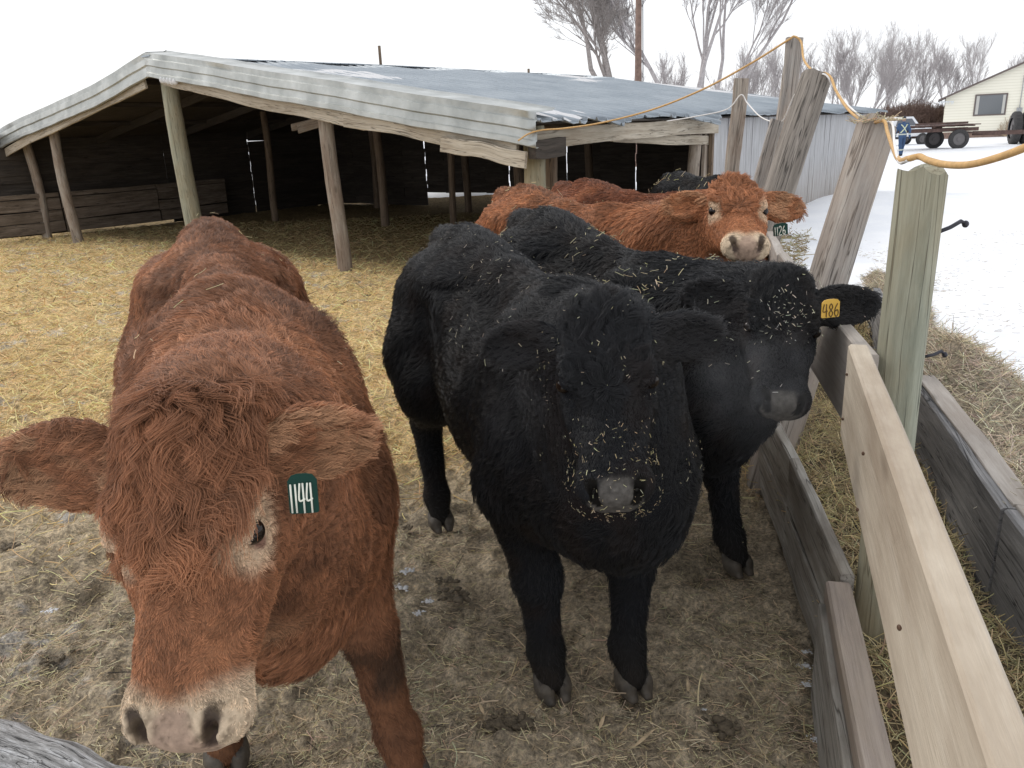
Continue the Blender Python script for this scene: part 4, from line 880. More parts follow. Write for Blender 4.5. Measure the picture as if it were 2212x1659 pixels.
# snow lying on the tin
def snow_patch(a0, a1, b0, b1, seed, th=.03):
    na_, nb_ = 26, 60; V = []; 
    for i in range(na_):
        for j in range(nb_):
            u_, v_ = i/(na_-1), j/(nb_-1); a = a0+(a1-a0)*u_; b_ = b0+(b1-b0)*v_
            k = (1-abs(2*u_-1)**2)*(1-abs(2*v_-1)**3); q = vnoise(np.array([[a*1.6, b_*1.3, seed]]), 2.4)[0]; hgt = (k*1.2+q*.9-.95)*th*2.2
            V.append(S(a, b_, roof_z(a, b_)+.02*math.sin(b_*3.1+a)+min(th, hgt)+.006))
    F = [[i*nb_+j, i*nb_+j+1, (i+1)*nb_+j+1, (i+1)*nb_+j] for i in range(na_-1) for j in range(nb_-1)]; return V, F
for i, q in enumerate(((4.2, 6.3, .2, 3.0), (.0, 1.5, -.2, 1.6), (2.2, 4.4, -.25, .45), (5.8, 7.0, 8.6, 11.5), (4.6, 5.5, 7.6, 10.2), (.3, 7.2, 12.5, 13.5), (-.3, .9, -.1, .9))):
    B = MB(); B.add(*snow_patch(*q, i*7.7)); o = B.build('roof_snow', M_CRUST, None, True); tag(o, None)
    o['label'] = ['thin drift of snow on the tin roof just right of the gable peak', 'snow streak on the tin roof behind the gable fascia by the corner post', 'narrow snow streak along the gable edge halfway down the roof', 'snow patch near the ridge on the far part of the roof', 'lower snow patch on the far part of the tin roof', 'long snow strip along the far end of the tin roof', 'small lump of snow on the roof corner above the pale green post'][i]
    o['category'] = 'snow'; o['group'] = 'snow patches on the shed roof'
B = MB(); p = S(AR, 7.0, 3.15); 
B = MB(); B.tube([S(AR+.3, 4.9, 3.0), S(AR+.3, 4.9, 3.62)], .03, 8); B.build('roof_pipe', M_POSTD, shed, True)
B = MB(); B.tube([S(AR, 9.6, 3.1), S(AR, 9.6, 3.30)], .03, 8); B.build('roof_pipe', M_POSTD, shed, True)
B = MB()
for k in range(5):
    c = S(6.85-k*.09, -.36, 2.80-k*.012); B.sphere(c, (.05, .03, .045+.02*rng.random()), 5)
B.build('frost_clump', M_CRUST, shed, True)

# ---------------------------------------------------------------- feed bunk (boards over hay), leaning fence posts, ropes
M_RAIL = wood_mat('rail_new', [(.44, .37, .285), (.55, .475, .375), (.64, .57, .47)], None, 1.0, .7, stain=(.27, .20, .14), stain_amt=.7, crack=False, bmp=.35, stain_scale=2.4, gcon=(.25, .75))
M_RAILG = wood_mat('rail_grey', [(.30, .27, .24), (.42, .385, .35), (.53, .50, .46)], None, 1.0, .8, stain=(.24, .19, .15), stain_amt=.5, crack=False, bmp=.3)
M_FRONT = wood_mat('front_board', [(.22, .205, .175), (.34, .32, .285), (.46, .435, .39)], None, 1.0, .85, stain=(.12, .09, .065), stain_amt=.6, stain_scale=5)
M_CAPB = wood_mat('cap_board', [(.20, .16, .135), (.28, .23, .195), (.38, .32, .27)], None, 1.0, .6, stain=(.34, .27, .20), stain_amt=.6, stain_scale=4, crack=False)
M_REAR = wood_mat('rear_board', [(.10, .10, .105), (.24, .235, .235), (.36, .35, .35)], None, 1.0, .85)
bunk = empty('feed_bunk', (1.0, 2.2, 0), 'long wooden plank feed bunk with pale neck rail and grey front boards', 'feed bunk')
FB = [np.array(p) for p in ((.28, -.35), (.78, 1.35), (1.005, 2.155), (1.16, 3.05), (1.32, 4.1), (1.75, 6.0), (2.9, 9.0))]
def fboard(i, j, z0_, z1_, mat, dx, t_, name, seg=10, wob=.003):
    a, b_ = FB[i], FB[j]; B = MB(); B.board([a[0]+dx, a[1], (z0_+z1_)/2], [b_[0]+dx, b_[1], (z0_+z1_)/2], z1_-z0_, t_, seg=seg, wob=wob, bev=.006); return B.build(name, mat, bunk)
# near section: brown cap plank in front of a lighter board
B = MB(); B.board([.27, -.35, .21], [.995, 2.145, .21], .42, .075, seg=14, wob=.003, bev=.008); B.build('cap_board', M_CAPB, bunk)
B = MB(); B.board([.215, -.35, .17], [.945, 2.13, .17], .36, .022, seg=14, wob=.003, bev=.004); B.build('front_board', M_FRONT, bunk)
for i, j in ((2, 3), (3, 4), (4, 5), (5, 6)):
    fboard(i, j, .225, .44, M_FRONT, 0.02, .042, 'front_board'); fboard(i, j, .0, .218, M_FRONT, .005+.012, .046, 'front_board')
# neck rail
a0 = np.array([.235, -.35, 1.065]); b0 = np.array([.945, 2.10, 1.065]); dr = nrm(np.array([.355, 1, 0])); b0 = np.array([.965, 2.10, 1.065]); a0 = b0-dr*2.6+np.array([.06, 0, 0])
B = MB(); B.board(a0, b0, .27, .052, seg=16, wob=.002, bev=.006); B.build('neck_rail', M_RAIL, bunk)
B = MB(); b1 = np.array([1.015, 2.13, 1.025]); B.board(b1, b1+nrm(np.array([.21, 1, 0]))*1.9, .27, .045, seg=10, wob=.003, bev=.005); B.build('neck_rail', M_RAILG, bunk)
M_NAIL = simple('rust_nail', (.09, .05, .03), .6, .3)
for q_ in (.05, .62, 1.25):
    for zz in (1.0, 1.13):
        pn = b0-dr*q_+np.array([-.0295, .0, zz-1.065]); B = MB(); B.sphere(pn, (.003, .0045, .0045), 6); B.build('nail_head', M_NAIL, bunk, True)
c1 = b1+nrm(np.array([.21, 1, 0]))*1.95
B = MB(); B.board(c1, c1+np.array([.55, 2.0, -.08]), .25, .045, seg=10, wob=.004, bev=.005); B.build('neck_rail', M_RAILG, bunk)
# rear boards
for p, q, h_ in (((1.13, .2), (1.70, 2.42), .50), ((1.705, 2.44), (2.12, 3.9), .49), ((2.13, 3.93), (2.95, 6.2), .5)):
    B = MB(); B.board([p[0], p[1], h_/2], [q[0], q[1], h_/2], h_, .055, seg=14, wob=.004, bev=.008); B.build('rear_board', M_REAR, bunk)
B = MB(); B.board([1.19, .2, .505], [1.76, 2.42, .505], .014, .10, seg=20, wob=.006, bev=.003); B.build('rear_cap', M_RAILG, bunk)
B = MB(); B.board([1.76, 2.44, .497], [2.16, 3.9, .497], .014, .09, seg=20, wob=.006, bev=.003); B.build('rear_cap', M_RAILG, bunk)
for p in ((1.60, 2.28, .3), (1.0, 2.30, .30)):
    pass
# hay in the bunk and banked against its back
def hay_surface(name, outline, hfun, n, label, cbase, L=(.03, .11), res=.03, rad=.0012, dark=(.10, .085, .05)):
    x0, x1, y0, y1 = outline; nx = int((x1-x0)/res); ny_ = int((y1-y0)/res); X, Y = np.meshgrid(np.linspace(x0, x1, nx), np.linspace(y0, y1, ny_)); Pq = np.c_[X.ravel(), Y.ravel()]
    Z, ok = hfun(Pq); Q = np.c_[Pq, Z]; okv = ok.reshape(ny_, nx); I = np.arange(nx*ny_).reshape(ny_, nx)
    F = np.stack([I[:-1, :-1], I[:-1, 1:], I[1:, 1:], I[1:, :-1]], -1)[okv[:-1, :-1] & okv[1:, 1:] & okv[:-1, 1:] & okv[1:, :-1]]
    o = mesh_np(name, Q, F.reshape(-1, 4), simple(name+'_mat', dark, .95, 0, 60, .6, .8), None, True); tag(o, label, kind='stuff')
    S_ = rng.random((n, 2))*np.array([x1-x0, y1-y0])+np.array([x0, y0]); Z, ok = hfun(S_); S_ = S_[ok]; Z = Z[ok]; k = len(S_)
    s2 = strands('hay_strands', np.c_[S_, Z], nrm([.0, -.1, 1.0])*np.ones((k, 1)), rng.uniform(L[0], L[1], k), rad*rng.uniform(.6, 1.4, k), straw_cols(k, cbase, .45), None, flatness=.45, bend=.5, parent=o)
    return o
def fx(y): return np.interp(y, [p[1] for p in FB], [p[0] for p in FB])
def rx(y): return np.interp(y, [.2, 2.42, 3.9, 6.2, 9], [1.13, 1.70, 2.12, 2.95, 4.0])
def hb(P):
    lo_ = fx(P[:, 1])+.04; hi_ = rx(P[:, 1])-.03; Q = np.c_[P, P[:, :1]*0]; return .155+fbm(Q, 3.0, 4, 12)*.16+.05*np.sin((P[:, 0]-lo_)/(hi_-lo_)*3.1), (P[:, 0] > lo_) & (P[:, 0] < hi_)
hay_surface('hay_feed', (.3, 3.2, .3, 7.0), hb, 90000, 'chopped hay lying in the feed bunk', (.46, .375, .21), dark=(.13, .10, .06))
def hm(P):
    yl = 1-ss(P[:, 1], 4.6, 6.5)
    r0_ = rx(P[:, 1]); d = P[:, 0]-r0_; Q = np.c_[P, P[:, :1]*0]; w = .85+.22*np.sin(P[:, 1]*1.9); w = w*(1-.55*ss(P[:, 1], 3, 6)); k = np.clip(1-np.abs(d-.22)/w, 0, 1)
    h = k**.8*(.50+.14*np.sin(P[:, 1]*3.1+1))+fbm(Q, 3.2, 4, 33)*.22*k**.5-.03; h = np.where(d < .10, np.minimum(h, .56), h)*ss(d+.12, 0, .10)*(.35+.65*yl)
    return h, (d > -.02) & (h > .0) & (h > (.50*(1-ss(d, .03, .06))))
hay_surface('hay_bank', (1.2, 5.2, .6, 8.5), hm, 110000, 'bank of loose hay heaped behind the feed bunk on the snow', (.54, .46, .34), dark=(.24, .20, .145))
# straw specks on snow
n = 5000; y = 1.5+rng.random(n)**1.3*12; x = rx(np.minimum(y, 9))+.8+rng.random(n)**2*4.0; Pq = np.c_[x, y]; k = rng.random(n) < vnoise(np.c_[Pq, Pq[:, :1]*0], 1.3, 8)**2*1.6; Pq = Pq[k]; n = len(Pq)
strands('straw_specks', np.c_[Pq, fbm(np.c_[Pq, Pq[:, :1]*0], 2.0, 3, 8)*.05+.012], UP(n), rng.uniform(.02, .06, n), np.full(n, .0014), straw_cols(n, (.33, .28, .2)), 'scattered straw specks blown over the snow', flatness=.1)

# posts of the feeder line
M_OLD = wood_mat('old_post', [(.14, .12, .10), (.25, .22, .19), (.36, .32, .28)], None, 1.0, bmp=.8)
M_OLD2 = wood_mat('old_post_pale', [(.20, .18, .165), (.34, .31, .28), (.46, .43, .39)], None, 1.0, bmp=.8, stain=(.42, .32, .24), stain_amt=.5, stain_scale=2.5)
M_IRON = simple('iron', (.045, .045, .055), .5, .6, 40, .3)
def fence_post(name, top, base, r0_, r1_, mat, label, flat=1.0, jit=.05, n=22):
    top = np.asarray(top, float); base = np.asarray(base, float); root = empty(name, base, label, 'post', 'leaning posts along the feed bunk')
    q = np.linspace(0, 1, 40); pts = [base+(top-base)*t_+np.array([.006*math.sin(t_*7), .006*math.cos(t_*5), 0]) for t_ in q]
    B = MB(); ax = nrm(top-base); n_ = len(pts); V = []; Lc = []; LL = np.linalg.norm(top-base); u = nrm(np.cross(ax, [0, 1, .1])); w = np.cross(ax, u)
    for i, p in enumerate(pts):
        for k in range(n):
            a = 2*math.pi*k/n; rr_ = (r0_+(r1_-r0_)*q[i])*(1+.06*math.sin(3*a+1)+.04*math.sin(7*a+q[i]*2)); cs, sn = math.cos(a), math.sin(a)*flat
            # drying cracks run along the grain
            ck = max(0, math.sin(a*2.5+q[i]*1.2+1.7))**24*.16+max(0, math.sin(a*4.5-q[i]*.8))**40*.13
            top_w = (rng.normal(0, .006) if i == n_-1 else 0)
            V.append(p+(u*cs+w*sn)*rr_*(1-ck)+ax*top_w+ax*(.012*math.sin(a*2) if i == n_-1 else 0)); Lc.append((q[i]*LL, r0_*math.cos(a), r0_*math.sin(a)))
    F = [[i*n+k, i*n+(k+1) % n, (i+1)*n+(k+1) % n, (i+1)*n+k] for i in range(n_-1) for k in range(n)]+[[(n_-1)*n+k for k in range(n)]]
    B.add(V, F, Lc); o = B.build('shaft', mat, root, True); autosmooth(o, 50); return root
def nail(root, p, d, L, r=.006):
    p = np.asarray(p); d = nrm(d); B = MB(); B.tube([p, p+d*L*.4+[0, 0, .003], p+d*L*.8+[0, 0, .012], p+d*L], r, 8); B.sphere(p+d*L, (r*1.5, r*1.7, r*1.7), 6); B.build('spike', M_IRON, root, True)
gp_ = fence_post('round_fence_post', (1.130, 2.19, 1.655), (1.160, 2.235, -.1), .066, .061, M_GREENP, 'thick greenish treated post with cracked top and two iron spikes, rope over its end', jit=.0)
nail(gp_, ay(2030, 500, 2.2), (1, .25, .18), .085); nail(gp_, ay(1999, 770, 2.2), (1, .2, -.02), .065, .005)
def two(name, xt, yt, Yt, xb, yb, Yb, r_, mat, label, ext=1.0, **k):
    T = ay(xt, yt, Yt); Bp = ay(xb, yb, Yb); d = Bp-T; k_ = (T[2]+.1)/(T[2]-Bp[2]); return fence_post(name, T, T+d*k_, r_*1.05, r_, mat, label, **k)
EP = two('round_fence_post', 1892, 268, 4.35, 1792, 590, 4.1, .098, M_OLD2, 'heavy grey weathered post leaning right beside the greenish post')
FP = two('round_fence_post', 1762, 165, 5.7, 1680, 425, 5.45, .098, M_OLD, 'dark grey weathered post leaning right, frost worn, above the facing red cow')
def slab(xt, yt, Yt, xb, yb, Yb, w_, t_, mat, label, k_ext=True):
    T = ay(xt, yt, Yt); Bp = ay(xb, yb, Yb); k_ = (T[2]+.1)/(T[2]-Bp[2]); E_ = T+(Bp-T)*k_; root = empty('fence_plank_post', E_, label, 'post', 'leaning posts along the feed bunk')
    B = MB(); B.board(E_, T, w_, t_, up=(1, 0, .1), seg=26, wob=.012, bev=.008); B.build('plank', mat, root); return root
GP = slab(1712, 82, 6.8, 1688, 330, 6.7, .125, .06, M_OLD2, 'tallest pale upright slab post carrying the orange rope')
slab(1600, 170, 8.0, 1583, 385, 7.9, .135, .06, M_POST, 'upright pale plank post in front of the whitewashed shed wall')
slab(1683, 262, 5.9, 1628, 420, 5.8, .09, .05, M_OLD2, 'short leaning board standing against the dark weathered post')
# ropes
M_ROPE = simple('rope_orange', (.58, .36, .15), .7, 0, 50, .2); M_WROPE = simple('rope_white', (.78, .76, .74), .8, 0, 60, .1)
def rope(name, pts, r_, mat, label, n=160):
    P = crom(np.array([ay(x, y, Y) for x, y, Y in pts]), n); B = MB(); B.tube(P, r_, 8); o = B.build(name, mat, None, True); tag(o, label, 'rope'); return o
rope('orange_rope', [(1119, 304, 8.62), (1142, 289, 8.62), (1171, 281, 8.60), (1221, 277, 8.5), (1300, 265, 8.3), (1408, 237, 8.0), (1516, 194, 7.5), (1620, 138, 7.1), (1700, 88, 6.76), (1716, 79, 6.72), (1731, 92, 6.68), (1737, 130, 6.5), (1762, 158, 5.9), (1782, 158, 5.65), (1796, 170, 5.55), (1806, 196, 5.4), (1832, 236, 5.0), (1868, 264, 4.5), (1890, 264, 4.27), (1910, 262, 4.2), (1917, 285, 4.05), (1929, 320, 3.5), (1942, 345, 2.7), (1962, 343, 2.2), (1985, 338, 2.14), (2004, 346, 2.09), (2040, 355, 1.98), (2090, 356, 1.85), (2150, 342, 1.72), (2230, 312, 1.6), (2400, 230, 1.45)], .0085, M_ROPE, 'orange rope running from the shed corner over the post tops to the right', 260)
rope('white_rope', [(1440, 262, 8.2), (1500, 252, 8.1), (1570, 236, 7.95), (1600, 205, 7.85), (1614, 222, 7.8), (1640, 250, 7.4), (1668, 263, 7.0), (1690, 262, 6.6), (1720, 200, 6.2), (1775, 160, 5.62), (1802, 190, 5.5), (1830, 225, 5.1), (1862, 252, 4.6), (1895, 262, 4.25), (1926, 266, 4.2), (1932, 310, 3.6), (1942, 348, 2.6), (1962, 346, 2.17)], .0055, M_WROPE, 'thin white rope strung between the leaning posts', 160)
# frosty rail by the camera
rl = MB(); A_, B_ = ray(-60, 1600), ray(300, 1738); pA = CAMP+A_*1.02; pB = CAMP+B_*.92; dq = pB-pA
rl.tube([pA-dq*1.5+dq*4*q+np.array([0, 0, .004*math.sin(q*30)]) for q in np.linspace(0, 1, 50)], [.034+.003*math.sin(i*1.3) for i in range(50)], 20, True, .03)
o = rl.build('log_rail', wood_mat('frosty_log', [(.22, .215, .21), (.50, .49, .48), (.78, .78, .79)], scale=5, rough=.95, crack=True, bmp=1.0, gcon=(.38, .6)), None, True); autosmooth(o, 60); tag(o, 'frosty grey log rail at the near edge of the pen', 'rail')
M_TWIG = simple('bark', (.13, .11, .10), .9, 0, 20, .3)

# ---------------------------------------------------------------- bare trees
def prisms(segs, n=4):
    A = np.array([s_[0] for s_ in segs]); B = np.array([s_[1] for s_ in segs]); ra = np.array([s_[2] for s_ in segs]); rb = np.array([s_[3] for s_ in segs])
    d = B-A; d /= np.linalg.norm(d, axis=1)[:, None]+1e-9; ref = np.where(np.abs(d[:, 2:3]) < .9, [[0, 0, 1.0]], [[1.0, 0, 0]]); u = np.cross(d, ref); u /= np.linalg.norm(u, axis=1)[:, None]; w = np.cross(d, u)
    V = np.zeros((len(A), 2*n, 3))
    for k in range(n):
        a = 2*math.pi*k/n; e = u*math.cos(a)+w*math.sin(a); V[:, k] = A+e*ra[:, None]; V[:, n+k] = B+e*rb[:, None]
    base = (np.arange(len(A))*2*n)[:, None, None]; q = np.array([[k, (k+1) % n, n+(k+1) % n, n+k] for k in range(n)]); return V.reshape(-1, 3), (base+q[None]).reshape(-1, 4)
def grow_tree(base, h, r0_, lean=(0, 0), depth=5, spread=.55, stems=1, twig=.01, seed=0, up=.25, nb=3, step=5, pb=.33):
    R = random.Random(seed); trunk, crown = [], []
    def br(p, d, L, r_, lv):
        out = trunk if lv == 0 else crown; pts = [p]; dd = np.array(d)
        for i in range(step):
            dd = nrm(dd+np.array([R.gauss(0, .10), R.gauss(0, .10), R.gauss(0, .06)+up*.12])); q = pts[-1]+dd*L/step
            ra_, rb_ = r_*(1-.6*i/step), r_*(1-.6*(i+1)/step); out.append((pts[-1], q, max(ra_, twig), max(rb_, twig*.8))); pts.append(q)
            if lv < depth and (i >= 1 or lv > 0):
                for _ in range(nb if R.random() < .6 else nb-1):
                    if R.random() < pb+.1*(lv > 2):
                        ax = np.array([R.gauss(0, 1), R.gauss(0, 1), R.gauss(0, .5)]); ax = nrm(ax-dd*(ax@dd)); nd = nrm(dd+ax*spread*R.uniform(.6, 1.3)+np.array([0, 0, up])); br(q, nd, L*R.uniform(.42, .68), rb_*.62, lv+1)
        if lv < depth: br(pts[-1], nrm(dd+np.array([R.gauss(0, .2), R.gauss(0, .2), .1])), L*.62, r_*.42, lv+1)
    for k in range(stems):
        a = R.uniform(0, 6.28); l_ = (.0 if stems == 1 else .35); br(np.array(base, float)+np.array([math.cos(a), math.sin(a), 0])*(.0 if stems == 1 else r0_), nrm([lean[0]+l_*math.cos(a)+(k-(stems-1)/2)*.16, lean[1]+l_*.3*math.sin(a), 1]), h*.45, r0_, 0)
    return trunk, crown
def tree(name, base, label, group, mat, **k):
    tr, cr = grow_tree(base, **k); root = empty(name, base, label, 'tree', group); 
    V, F = prisms(tr, 7); mesh_np('trunk', V, F, mat, root, True); V, F = prisms(cr, 4); mesh_np('crown', V, F, mat, root, True); return len(tr)+len(cr)
M_BARK = simple('grey_bark', (.29, .26, .245), .9, 0, 8, .25); M_BARKL = simple('pale_haze_bark', (.42, .39, .39), .9, 0, 8, .2)  # the paler bark carries painted distance haze for the background row
NT = 0
NT += tree('bare_tree', ay(1348, 290, 44), 'broad bare tree standing left of the utility pole behind the shed', 'tall bare trees', M_BARK, h=14, r0_=.19, lean=(-.25, 0), depth=6, seed=4, spread=.62, stems=3, twig=.0055, up=.16, nb=2, pb=.41)
NT += tree('bare_tree', ay(1478, 290, 47), 'tall forked bare tree just right of the utility pole', 'tall bare trees', M_BARKL, h=15, r0_=.17, lean=(.03, 0), depth=6, seed=12, spread=.45, stems=3, twig=.0055, nb=2, pb=.41)
NT += tree('bare_tree', ay(1520, 290, 50), 'tall bare tree whose stems fan towards the tallest slab post', 'tall bare trees', M_BARKL, h=16, r0_=.16, lean=(.36, 0), depth=6, seed=23, spread=.42, stems=3, twig=.0055, nb=2, pb=.41)
spots = [(1440, 85, 9, 1), (1560, 90, 8, 2), (1622, 84, 9, 3), (1665, 92, 10, 4), (1790, 88, 10, 5), (1822, 95, 11.5, 6), (1858, 86, 11, 7), (1893, 93, 11.5, 8), (1945, 90, 9.5, 9), (1972, 97, 9, 10), (2040, 92, 10, 11), (2100, 97, 10.5, 12), (2150, 100, 10.5, 13), (1400, 90, 8, 14), (1750, 90, 9, 15)]
names = ['thin bare tree between the forked tree and the pole', 'bare tree low behind the roof below the forked tree', 'bare tree behind the roof right of the upright plank post', 'bare tree just left of the tallest slab post', 'bare tree right of the dark leaning post', 'densest bare tree of the row between the dark and grey leaning posts', 'bare tree above the rope sag between the leaning posts', 'bare tree just left of where the thicket starts', 'bare tree above the left edge of the brown thicket', 'small bare tree over the middle of the thicket', 'spreading bare tree beside the house roof edge', 'bare tree behind the left slope of the house roof', 'bare tree behind the house roof near the gable peak', 'small bare tree left of the utility pole over the roof', 'bare tree hidden partly by the dark leaning post']
for (x, Y, h_, sd), nm in zip(spots, names):
    p = ay(x, 300, Y); p[2] = 0
    NT += tree('bare_tree', p, nm, 'row of bare trees on the horizon', M_BARKL, h=h_, r0_=.10, depth=4, seed=100+sd, spread=.38, stems=3, twig=.0085, up=.30, nb=3)
print('tree segs', NT)
# brown thicket
R_ = random.Random(5); segs = []
for i in range(900):
    x = R_.uniform(1885, 2045); Y = R_.uniform(66, 74); p = ay(x, 300, Y); p[2] = 0; H_ = R_.uniform(1.2, 3.1)*(1-.25*abs((x-1965)/80)**2)
    for j in range(4):
        q = p+np.array([R_.gauss(0, .5), R_.gauss(0, .4), H_*R_.uniform(.5, 1)]); mid = (p+q)/2+np.array([R_.gauss(0, .12), 0, .1]); segs += [(p, mid, .03, .024), (mid, q, .024, .015)]
        for l_ in range(3): segs.append((mid+(q-mid)*R_.random(), q+np.array([R_.gauss(0, .3), R_.gauss(0, .3), R_.uniform(-.2, .3)]), .016, .010))
V, F = prisms(segs, 3); o = mesh_np('thicket', V, F, simple('red_twigs', (.16, .105, .085), .9, 0, 5, .3), None, True); tag(o, 'dense brown leafless thicket beside the house', kind='stuff')
# utility pole
pp = ay(1378, 250, 38); pp[2] = 0; up_ = empty('utility_pole', pp, 'tall brown wooden utility pole rising behind the shed roof', 'pole')
B = MB(); B.tube([pp, pp+[0, 0, 4], pp+[.0, 0, 7.9]], [.17, .155, .13], 12); B.build('shaft', simple('pole_wood', (.19, .125, .10), .85, 0, 6, .3), up_, True)
B = MB(); B.box(pp+np.array([.22, 0, 7.7]), (.35, .12, .10)); B.tube([pp+[.3, 0, 7.6], pp+[.3, 0, 7.2]], .05, 8); B.tube([pp+[.3, 0, 7.7], pp+[.3, 0, 7.95]], .035, 8); B.build('insulator', simple('porcelain', (.5, .5, .5), .4), up_)
B = MB(); B.tube([pp+[.16, -.1, 7.5], pp+[.20, -.1, 4], pp+[.19, -.1, 0]], .02, 6); B.build('conduit', M_IRON, up_)

# ---------------------------------------------------------------- house
HL = np.array([33.2, 61.8, 0]); hx = nrm([.885, -.465, 0]); hy = nrm([.465, .885, 0]); HS = lambda a, d, z: HL+hx*a+hy*d+np.array([0, 0, z])
W_ = 10.9; WH = 2.95; RH = 5.35
house = empty('farm_house', HL, 'pale yellow single storey house with a low gable and one front window', 'house')
M_SIDE = None; m, t, b = material('yellow_siding'); w = N(t, 'TexWave', wave_type='BANDS', bands_direction='Z'); w.inputs['Scale'].default_value = 1.6; t.links.new(objvec(t), w.inputs[0])
t.links.new(ramp(t, w.outputs[1], [(0, (.72, .69, .57)), (.15, (.85, .82, .70)), (1, (.86, .83, .71))]), b.inputs['Base Color']); b.inputs['Roughness'].default_value = .7; M_SIDE = m
B = MB(); B.prism([HS(0, 0, .45), HS(W_, 0, .45), HS(W_, 0, WH), HS(W_/2, 0, RH), HS(0, 0, WH)], hy*9); B.build('wall', M_SIDE, house)
B = MB(); B.prism([HS(-.02, -.02, -.1), HS(W_+.02, -.02, -.1), HS(W_+.02, -.02, .45), HS(-.02, -.02, .45)], hy*9.04); B.build('foundation', simple('foundation', (.22, .15, .12), .9, 0, 6, .3), house)
M_ROOF = simple('dark_shingle', (.11, .095, .09), .9, 0, 12, .3); M_TRIM = simple('brown_trim', (.14, .11, .10), .7)
for s_, (a, b_) in enumerate(((-.5, W_/2+.03), (W_+.5, W_/2-.03))):
    za = WH-.5*(RH-WH)/(W_/2); B = MB(); B.prism([HS(a, -.3, za+.02), HS(b_, -.3, RH+.03), HS(b_, -.3, RH+.12), HS(a, -.3, za+.10)], hy*10.4); B.build('roof', M_ROOF, house)
    B = MB(); B.prism([HS(a, -.34, za-.04), HS(b_, -.34, RH-.03), HS(b_, -.34, RH+.10), HS(a, -.34, za+.08)], hy*.035); B.build('barge_board', M_TRIM, house)
B = MB(); 
for q in range(24): B.tube([HS(-.42+q*.04, -.26, 2.68), HS(-.42+q*.04, -.26, 2.68-rng.uniform(.1, .3))], [.02, .004], 5)
B.build('icicle', simple('ice', (.7, .74, .78), .2), house)
wn = empty('window', HS(0, 0, 0)); bpy.data.objects.remove(wn)
wa, wb, wz0, wz1 = 1.95, 3.85, 1.62, 2.98-.0
B = MB()
for a, b_, z0_, z1_ in ((wa-.08, wb+.08, wz0-.08, wz0), (wa-.08, wb+.08, wz1-.02, wz1+.06), (wa-.08, wa, wz0+.002, wz1-.022), (wb, wb+.08, wz0+.002, wz1-.022)): B.prism([HS(a, -.06, z0_), HS(b_, -.06, z0_), HS(b_, -.06, z1_), HS(a, -.06, z1_)], hy*.05)
win = B.build('window', M_TRIM, house)
B = MB(); B.prism([HS(wa, -.03, wz0), HS(wb, -.03, wz0), HS(wb, -.03, wz1-.02), HS(wa, -.03, wz1-.02)], hy*.025); m, t, b = material('window_glass'); b.inputs['Base Color'].default_value = (.16, .17, .18, 1); b.inputs['Roughness'].default_value = .12
B.build('pane', m, win)
B = MB(); B.prism([HS(wa+.03, -.036, wz0+.03), HS(wa+.22, -.036, wz0+.03), HS(wa+.22, -.036, wz1-.05), HS(wa+.03, -.036, wz1-.05)], hy*.004); B.build('curtain', simple('curtain', (.5, .49, .46), .8), win); B = MB(); B.prism([HS(wb-.2, -.036, wz0+.03), HS(wb-.03, -.036, wz0+.03), HS(wb-.03, -.036, wz1-.05), HS(wb-.2, -.036, wz1-.05)], hy*.004); B.build('curtain', simple('curtain', (.5, .49, .46), .8), win)
for z0_ in (): pass
M_GREYM = simple('grey_metal', (.36, .37, .38), .5, .4)
B = MB(); B.tube([HS(4.75, -.08, .4), HS(4.75, -.08, 4.2)], .03, 8); B.tube([HS(4.75, -.1, 4.2), HS(4.9, -.1, 4.5), HS(5.4, -.1, 5.1)], .02, 6); B.build('conduit', M_GREYM, house)
B = MB(); B.box(HS(4.75, -.12, 1.75), (.34, .18, .50), np.stack([hx, hy, [0, 0, 1]], 1), .02); B.sphere(HS(4.78, -.22, 1.85), (.09, .05, .09), 8); B.build('meter_box', M_GREYM, house)
# climbing plant skeleton on the wall
segs = []; R_ = random.Random(2)
for k in range(60):
    a = R_.uniform(-1.3, 1.3); p = HS(4.2, -.15, .0); q = p+hx*math.sin(a)*.75+np.array([0, 0, 1.5*abs(math.cos(a))*R_.uniform(.6, 1)]); mid = (p+q)/2+hx*R_.gauss(0, .15); segs += [(p, mid, .012, .01), (mid, q, .01, .008)]
V, F = prisms(segs, 3); o = mesh_np('dry_vine', V, F, simple('vine', (.40, .30, .20), .9), None); tag(o, 'dry brown vine fan climbing the yellow house wall', 'plant')

